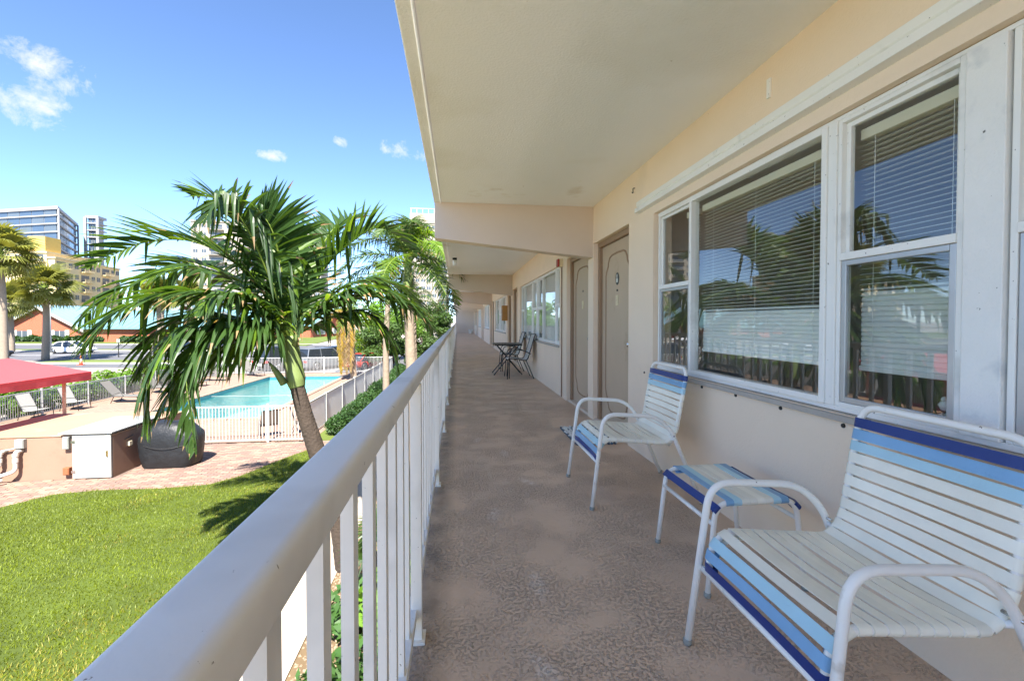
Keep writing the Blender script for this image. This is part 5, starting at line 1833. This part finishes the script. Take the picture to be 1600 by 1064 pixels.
strip('near_road', 'asphalt', 38.6, 42.4, G - 0.2, G - 0.04, -180, -21)
strip('road_verge', 'verge', 42.5, 45.6, G - 0.2, G + 0.04, -45, -21)
strip('road_kerb', 'curb', 42.2, 42.5, G - 0.2, G + 0.06, -45, -21)
strip('main_road', 'asphalt', 45.7, 60.0, G - 0.2, G - 0.035, -180, -18)
strip('road_median', 'verge', 60.3, 63.2, G - 0.2, G + 0.05, -180, -30)
strip('road_kerb', 'curb', 60.0, 60.3, G - 0.2, G + 0.075, -180, -30)
strip('far_road', 'asphalt', 63.4, 77.0, G - 0.2, G - 0.03, -180, -30)
strip('road_kerb', 'curb', 77.2, 77.6, G - 0.2, G + 0.07, -180, -30)
strip('far_verge', 'verge', 77.7, 140.0, G - 0.2, G + 0.02, -180, -62)
strip('lane_line', 'marking', 52.6, 52.75, G - 0.034, G - 0.030, -180, -22)
struct(MB().prism([(-16.8, 36.6), (-4.0, 36.6), (-6.5, 62), (-16, 62)], G - 0.2, G - 0.045).build('parking_lot', 'asphalt'))
struct(MB().prism([(-36.6, 84.4), (-24, 76), (-28, 118), (-60, 224), (-64, 224), (-42, 112)], G - 0.2, G + 0.03).build('verge_lawn', 'verge'))
for i in range(5):
    x = -15.5 + i * 2.6
    MB().prism([(x, 37.0), (x + 0.1, 37.0), (x + 1.4, 42.0), (x + 1.3, 42.0)], G - 0.044, G - 0.040).build('bay_line', 'marking', [o for o in COL.objects if o.name == 'parking_lot'][0])
for (p, lab) in ((cf * 41.0 + cr * -38.9, 'orange and white traffic cone standing on the near road'),):
    t = thing('traffic_cone', lab, 'cone', (p.x, p.y, G - 0.04))
    MB().box(p.x - 0.2, p.x + 0.2, p.y - 0.2, p.y + 0.2, G - 0.04, G).build('base', 'cone', t)
    MB().lathe([(0.15, 0.04), (0.105, 0.32)], 14, (p.x, p.y, G - 0.04)).build('body', 'cone', t, smooth=True)
    MB().lathe([(0.105, 0.32), (0.07, 0.55)], 14, (p.x, p.y, G - 0.04)).build('band', 'marking', t, smooth=True)
    MB().lathe([(0.07, 0.55), (0.03, 0.85)], 14, (p.x, p.y, G - 0.04)).build('tip', 'cone', t, smooth=True)
for (x, y, h, lab) in ((-47.6, 59.5, 9.0, 'thick white street pole beside the fan palm trunk'), (-33, 100, 7.5, 'thin white pole in front of the blue roofs')):
    t = thing('street_pole', lab, 'pole', (x, y, G))
    MB().tube([(x, y, G), (x, y, G + h * 0.78)], [0.2 if h > 8 else 0.12, 0.16 if h > 8 else 0.09], 12).build('shaft', 'curb', t, smooth=True)
    MB().lathe([(0.3, 0), (0.3, 0.12), (0.22, 0.16)], 12, (x, y, G)).build('base', 'curb', t)
for (x, y, lab) in ((-36.5, 54.0, 'thin dark sign post on the verge left of the palm'), (-31.0, 50.2, 'thin dark sign post on the verge behind the fronds')):
    t = thing('sign_post', lab, 'post', (x, y, G))
    MB().tube([(x, y, G), (x, y, G + 2.0)], 0.05, 8).build('pole', 'dark_metal', t)
    MB().box(x - 0.16, x + 0.16, y - 0.04, y - 0.02, G + 1.6, G + 2.0).build('plate', 'grey_box', t)


# ------------------------------------------------------------------ cars
def car(label, loc, rot, paint, L=4.7, Wd=1.82, H=1.45, suv=False):
    t = thing('parked_car', label, 'car', loc, rot, 'cars on the street and car park')
    zc = 0.2
    hb_ = 0.55 * H if not suv else 0.58 * H
    # lower body: stations along the length
    st = [(-0.5, 0.36, 0.80, 0.80), (-0.485, 0.28, 0.92, 0.90), (-0.40, 0.22, 0.98, 1.0), (-0.2, 0.2, 1.0, 1.0), (0.1, 0.2, 1.0, 0.98), (0.3, 0.2, 0.98, 0.90), (0.44, 0.24, 0.92, 0.80), (0.49, 0.3, 0.82, 0.68), (0.5, 0.36, 0.74, 0.60)]
    if suv:
        st = [(u, a, b, min(1, c * 1.06)) for (u, a, b, c) in st]
    vs, fs = [], []
    ring = 10
    for (u, z0, wf, hf) in st:
        hw, z1 = Wd / 2 * wf, hb_ * hf
        pr_ = [(-0.92, z0), (-1, z0 + 0.12), (-1.0, z0 + (z1 - z0) * 0.6), (-0.94, z1 - 0.05), (-0.84, z1), (0.84, z1), (0.94, z1 - 0.05), (1.0, z0 + (z1 - z0) * 0.6), (1, z0 + 0.12), (0.92, z0)]
        vs += [(u * L, y * hw, z) for (y, z) in pr_]
    m = len(st)
    for i in range(m - 1):
        for k in range(ring):
            l = (k + 1) % ring
            fs.append((i * ring + k, i * ring + l, (i + 1) * ring + l, (i + 1) * ring + k))
    fs += [tuple(range(ring - 1, -1, -1)), tuple((m - 1) * ring + k for k in range(ring))]
    mb = MB()
    mb.add(vs, fs)
    mb.build('body', paint, t, world=False, autosmooth=35)
    # glasshouse with roof
    if suv:
        pf = [(-0.47, hb_), (-0.42, H - 0.03), (0.08, H - 0.02), (0.26, hb_)]
    else:
        pf = [(-0.40, hb_ * 0.98), (-0.22, H - 0.03), (0.06, H), (0.29, hb_ * 0.92)]
    vs, fs = [], []
    for s in (-1, 1):
        for i, (u, z) in enumerate(pf):
            vs.append((u * L, s * Wd / 2 * (0.90 if i in (0, 3) else 0.74), z - 0.015))
    mb = MB()
    mb.add(vs, [(0, 1, 2, 3), (7, 6, 5, 4), (0, 4, 5, 1), (2, 6, 7, 3)])
    mb.build('windows', 'car_glass', t, world=False)
    rf_ = MB()
    (u1, z1), (u2, z2) = pf[1], pf[2]
    rf_.add([(u1 * L - 0.06, -Wd * 0.375, z1 - 0.03), (u2 * L + 0.06, -Wd * 0.375, z2 - 0.03), (u2 * L + 0.06, Wd * 0.375, z2 - 0.03), (u1 * L - 0.06, Wd * 0.375, z1 - 0.03), (u1 * L, -Wd * 0.33, z1 + 0.02), (u2 * L, -Wd * 0.33, z2 + 0.02), (u2 * L, Wd * 0.33, z2 + 0.02), (u1 * L, Wd * 0.33, z1 + 0.02)],
            [(4, 5, 6, 7), (0, 1, 5, 4), (1, 2, 6, 5), (2, 3, 7, 6), (3, 0, 4, 7), (0, 3, 2, 1)])
    rf_.build('roof', paint, t, world=False, autosmooth=60)
    pl = MB()
    for s in (-1, 1):
        for (a, b) in ((0, 1), (3, 2)):
            pl.bar((pf[a][0] * L, s * Wd / 2 * 0.905, pf[a][1] - 0.02), (pf[b][0] * L, s * Wd / 2 * 0.75, pf[b][1] - 0.02), 0.07, 0.07)
        um = (pf[1][0] + pf[2][0]) / 2 - 0.02
        pl.bar((um * L, s * Wd / 2 * 0.905, hb_ - 0.02), (um * L, s * Wd / 2 * 0.75, H - 0.03), 0.07, 0.05)
    pl.build('pillars', paint, t, world=False)
    rw = 0.33 if not suv else 0.37
    for (u, s) in ((-0.3, -1), (-0.3, 1), (0.31, -1), (0.31, 1)):
        wv = MB()
        wv.lathe([(rw * 0.62, -0.11), (rw * 0.96, -0.11), (rw, -0.07), (rw, 0.07), (rw * 0.96, 0.11), (rw * 0.62, 0.11)], 20)
        wv.v = [(u * L + x, s * (Wd / 2 - 0.09) + z, rw + y) for (x, y, z) in wv.v]
        wh = wv.build('wheel', 'tyre', t, world=False, autosmooth=40)
        rm_ = MB()
        rm_.lathe([(rw * 0.62, 0.0), (rw * 0.55, 0.02), (rw * 0.2, 0.0), (0.02, 0.015)], 16)
        rm_.v = [(u * L + x, s * (Wd / 2 + 0.012) + s * z, rw + y) for (x, y, z) in rm_.v]
        rm_.build('rim', 'rim', wh, world=False, smooth=True)
    for s in (-1, 1):
        MB().box(-0.503 * L, -0.485 * L, s * Wd * 0.36 - 0.17, s * Wd * 0.36 + 0.17, hb_ * 0.66, hb_ * 0.80).build('tail_light', 'lamp_red', t, world=False, bevel=0.01)
        MB().box(0.47 * L, 0.497 * L, s * Wd * 0.33 - 0.18, s * Wd * 0.33 + 0.18, hb_ * 0.45, hb_ * 0.6).build('headlight', 'lamp_clear', t, world=False, bevel=0.01)
        MB().box(0.20 * L, 0.25 * L, s * Wd * 0.5 - 0.02, s * Wd * 0.5 + 0.10 * s if s > 0 else s * Wd * 0.5 + 0.02, hb_ * 0.98, hb_ * 1.12).build('mirror', paint, t, world=False) if s > 0 else MB().box(0.20 * L, 0.25 * L, -Wd * 0.5 - 0.10, -Wd * 0.5 + 0.02, hb_ * 0.98, hb_ * 1.12).build('mirror', paint, t, world=False)
    MB().box(-0.504 * L, -0.488 * L, -0.26, 0.26, hb_ * 0.48, hb_ * 0.6).build('number_plate', 'marking', t, world=False)
    MB().box(-0.508 * L, -0.47 * L, -Wd * 0.42, Wd * 0.42, 0.28, 0.44).build('rear_bumper', paint, t, world=False, bevel=0.03)
    return t


car('white saloon car driving past the brick gable house', (-47.6, 62.6, G - 0.035), R(2), 'car_white', 4.8, 1.85, 1.46)
car('black saloon car at the left edge above the red canopy', (-52.3, 57.5, G - 0.035), R(-8), 'car_black', 4.7, 1.85, 1.45)
car('black boxy off-road vehicle parked behind the far pool fence', (-14.1, 39.0, G - 0.045), R(62), 'car_black', 4.5, 1.9, 1.95, True)
car('silver sport utility vehicle parked right of the black one, behind the palm trunk', (-11.2, 39.8, G - 0.045), R(55), 'car_silver', 4.6, 1.88, 1.75, True)
car('dark grey car parked behind the silver vehicle', (-11.4, 45.2, G - 0.045), R(55), 'car_black', 4.8, 1.88, 1.6, True)
car('white car parked far back by the yellow fronds', (-11.6, 52.0, G - 0.045), R(50), 'car_silver', 4.6, 1.84, 1.5)
car('red-brown car parked behind the far corner of the pool fence', (-7.6, 39.6, G - 0.045), R(60), 'car_red', 4.4, 1.8, 1.3)
car('white saloon car parked across the road left of the palm trunk', (-39.6, 82.5, G + 0.03), R(15), 'car_white', 4.7, 1.84, 1.46)
car('silver car on the road behind the palm fronds', (-38.3, 68.0, G - 0.03), R(-5), 'car_silver', 4.6, 1.82, 1.46)
car('black car on the road behind the palm fronds', (-33.5, 66.5, G - 0.03), R(0), 'car_black', 4.6, 1.82, 1.46)

# ================================================================== buildings
def gable_house(label, o, ang, w, d, he, hr, roof, nwin=2, over=0.8):
    """gable end towards local -Y, w wide, d deep"""
    t = thing('brick_house', label, 'house', o, ang, 'brick houses with blue roofs')
    mb = MB().prism([(-w / 2, -0.1), (w / 2, -0.1), (w / 2, he), (0, hr), (-w / 2, he)], 0, d, 'y')
    mb.build('wall', 'brick_wall', t, world=False)
    sl = (hr - he) / (w / 2)
    for s in (-1, 1):
        e = w / 2 + over
        r = MB().prism([(0, hr + 0.05), (s * e, he - sl * over + 0.05), (s * e, he - sl * over + 0.22), (0, hr + 0.26)], -over, d + over, 'y')
        ro = r.build('roof', roof, t, world=False)
        n = int((d + 2 * over) / 1.2)
        for i in range(n + 1):
            y = -over + 0.02 + i * (d + 2 * over - 0.06) / n
            MB().prism([(0, hr + 0.262), (s * e, he - sl * over + 0.222), (s * e, he - sl * over + 0.27), (0, hr + 0.31)], y, y + 0.04, 'y').build('standing_seam', roof, ro, world=False)
        MB().prism([(0, hr + 0.03), (s * e, he - sl * over + 0.03), (s * e, he - sl * over - 0.45), (0, hr - 0.45)], -over - 0.06, -over + 0.1, 'y').build('fascia', 'fascia', ro, world=False)
    for i in range(nwin):
        x = (i + 0.5) / nwin * w * 0.9 - w * 0.45 + (0.0)
        wn = MB().box(x - 1.0, x + 1.0, -0.08, -0.004, 0.75, 2.05).build('window', 'window_dark', t, world=False)
        for s in (-1, 1):
            MB().box(x + s * 1.45 - 0.42, x + s * 1.45 + 0.42, -0.09, -0.004, 0.65, 2.15).build('shutter', 'curb', wn, world=False)
        MB().box(x - 1.1, x + 1.1, -0.14, -0.085, 0.66, 0.745).build('sill', 'curb', wn, world=False)
        MB().box(x - 0.04, x + 0.04, -0.11, -0.082, 0.75, 2.05).build('mullion', 'curb', wn, world=False)
    return t


gable_house('orange brick house with pale blue metal roof and gable towards the street', (-81.6, 100.2, G), R(-6.8), 16.5, 14, 2.6, 6.9, 'roof_blue')
gable_house('second brick house with blue roof behind the palm fronds', (-57.0, 104.0, G), R(12), 16, 24, 2.9, 7.6, 'roof_blue')
gable_house('low brick building with teal roof right of the palm crown', (-33.0, 122.0, G), R(75), 16, 34, 3.0, 6.6, 'roof_teal')
gable_house('brick building with teal roof left of the palm trunk', (-47.0, 97.0, G), R(80), 12, 22, 2.8, 5.9, 'roof_teal')


def slab_tower(label, corner, a_dir, b_dir, wa, wb, H, floors, pitch, roofcap=True):
    """two visible faces from the near corner; every storey has its own slab edge and panes"""
    C = Vector((corner[0], corner[1], G))
    a, b = Vector((*a_dir, 0)).normalized(), Vector((*b_dir, 0)).normalized()
    t = thing('glass_tower', label, 'tower', C)
    core = [C + a * 1.0 + b * 1.0, C + a * (wa - 1) + b * 1.0, C + a * (wa - 1) + b * (wb - 1), C + a * 1.0 + b * (wb - 1)]
    MB().prism([(p.x, p.y) for p in core], G, G + H - 0.5).build('core', 'concrete_tower', t)
    outl = [C, C + a * wa, C + a * wa + b * wb, C + b * wb]
    for f in range(floors + 1):
        z = G + H - f * pitch
        h = 0.55 if f else 1.3
        MB().prism([(p.x, p.y) for p in outl], z - h, z).build('floor_slab', 'concrete_tower', t)
    na, nb_ = max(3, int(wa / 7)), max(3, int(wb / 6))
    pa, pb = {}, {}
    for f in range(floors):
        z = G + H - f * pitch - (0.55 if f else 1.3)
        hh = pitch - (0.55 if f else 1.3) if f else pitch - 1.3
        for (d, o, w, n, cache) in ((a, b, wa, na, pa), (b, a, wb, nb_, pb)):
            for i in range(n):
                key = (round(hh, 2),)
                if key not in cache:
                    m = MB()
                    hw = (w - 2) / n / 2 - 0.15
                    m.obox((0, 0, -hh / 2), d * hw, o * 0.08, Vector((0, 0, hh / 2)))
                    cache[key] = [m.mesh('pane', 'tower_glass'), m.mesh('pane', 'tower_glass2')]
                p = C + d * (1 + (w - 2) * (i + 0.5) / n) + o * 0.85
                inst(cache[key][1 if (i * 7 + f * 3) % 5 < 2 else 0], 'pane', t, (p.x, p.y, z))
    # balcony glass edge
    for (d, o, w) in ((b, a, wb), (a, b, wa)):
        for q in ((0.02, 0.98) if d is b else (0.98,)):
            p = C + d * w * q - o * 0.15
            MB().obox((p.x, p.y, G + H / 2 - 1), d * 0.6, o * 0.5, Vector((0, 0, H / 2))).build('fin', 'concrete_tower', t)
    return t


slab_tower('tall glass tower with white slab edges behind the yellow apartments', (-173.3, 222), (-0.95, 0.31), (-0.48, 0.88), 58, 45, 54.3, 14, 3.6)
slab_tower('narrower right-hand wing of the glass tower', (-191.8, 262), (-0.1, 1.0), (1.0, 0.03), 7, 6, 58.8, 15, 3.6)


def apartment(label, o, ang, w, d, H, mat, floors, cols, balc, name='apartment_block', cat='apartments', win=(1.6, 1.4)):
    t = thing(name, label, cat, o, ang, 'far apartment blocks')
    MB().box(-w / 2, w / 2, 0, d, -0.2, H).build('wall', mat, t, world=False)
    MB().box(-w / 2 - 0.3, w / 2 + 0.3, -0.3, d + 0.3, H, H + 0.5).build('parapet', mat, t, world=False)
    ph = H / floors
    wm = MB().box(-win[0] / 2, win[0] / 2, -0.05, 0.02, 0, win[1]).mesh('window', 'window_dark')
    fm = MB()
    fm.box(-win[0] / 2 - 0.08, win[0] / 2 + 0.08, -0.07, -0.052, -0.1, 0.0)
    fm.box(-0.05, 0.05, -0.07, -0.052, 0, win[1])
    fm = fm.mesh('window_frame', 'curb')
    bw = w / cols
    bs = MB()
    bs.box(-bw * 0.46, bw * 0.46, -1.4, 0, -0.12, 0.1)
    bs.box(-bw * 0.46, bw * 0.46, -1.4, -1.33, 0.95, 1.03)
    for i in range(14):
        x = -bw * 0.45 + i * bw * 0.9 / 13
        bs.box(x - 0.03, x + 0.03, -1.4, -1.34, 0.1, 0.95)
    bs = bs.mesh('balcony', mat)
    dm_ = MB().box(-bw * 0.36, bw * 0.36, -0.03, 0.02, 0.1, 2.3).mesh('balcony_door', 'window_dark')
    for f in range(floors):
        for c in range(cols):
            x = -w / 2 + bw * (c + 0.5)
            z = f * ph + 0.3
            if c in balc:
                inst(bs, 'balcony', t, (x, 0, z), world=False)
                inst(dm_, 'balcony_door', t, (x, 0, z), world=False)
            else:
                for q in (-0.25, 0.25):
                    w_ = inst(wm, 'window', t, (x + q * bw, 0, z + 0.8), world=False)
                    inst(fm, 'window_frame', w_, (0, 0, 0), world=False)
    return t


ya = apartment('yellow apartment block with a taller stair tower behind the fan palms', (-129.3, 150, G), R(0), 18, 16, 24.0, 'yellow_stucco', 8, 3, (0, 2))
MB().box(3.6, 8.2, 0.6, 6, 24.5, 29.0).build('stair_tower', 'yellow_dark', ya, world=False)
apartment('receding right wing of the yellow apartments with dark balconies', (-120.2, 166, G), R(96), 31, 14, 22.5, 'yellow_stucco', 7, 6, (0, 2, 4))
apartment('yellow apartment block cut by the left edge of the picture', (-152, 156, G), R(6), 26, 16, 20.0, 'yellow_stucco', 7, 5, (1, 3))
apartment('white building framed by the drooping palm fronds', (-78, 142, G), R(5), 16, 12, 13.0, 'concrete_tower', 4, 4, ())
apartment('broad beige high-rise hidden behind the palm crown', (-84, 205, G), R(6), 50, 18, 45.0, 'cream_stucco', 13, 8, (1, 3, 5))
hr = apartment('tall beige high-rise beside the roof edge', (-13.5, 200, G), R(0), 19, 16, 46.0, 'cream_stucco', 14, 4, (0, 3))
MB().box(-7.0, 9.0, 3, 14, 46.5, 51.0).build('penthouse', 'cream_stucco', hr, world=False)
for i in range(7):
    MB().box(-6.6 + i * 2.5, -6.4 + i * 2.5, 3.0, 3.2, 51.0, 53.0).build('crown_post', 'curb', hr, world=False)
MB().box(-6.8, 9.0, 2.95, 3.25, 53.0, 53.2).build('crown_rail', 'curb', hr, world=False)
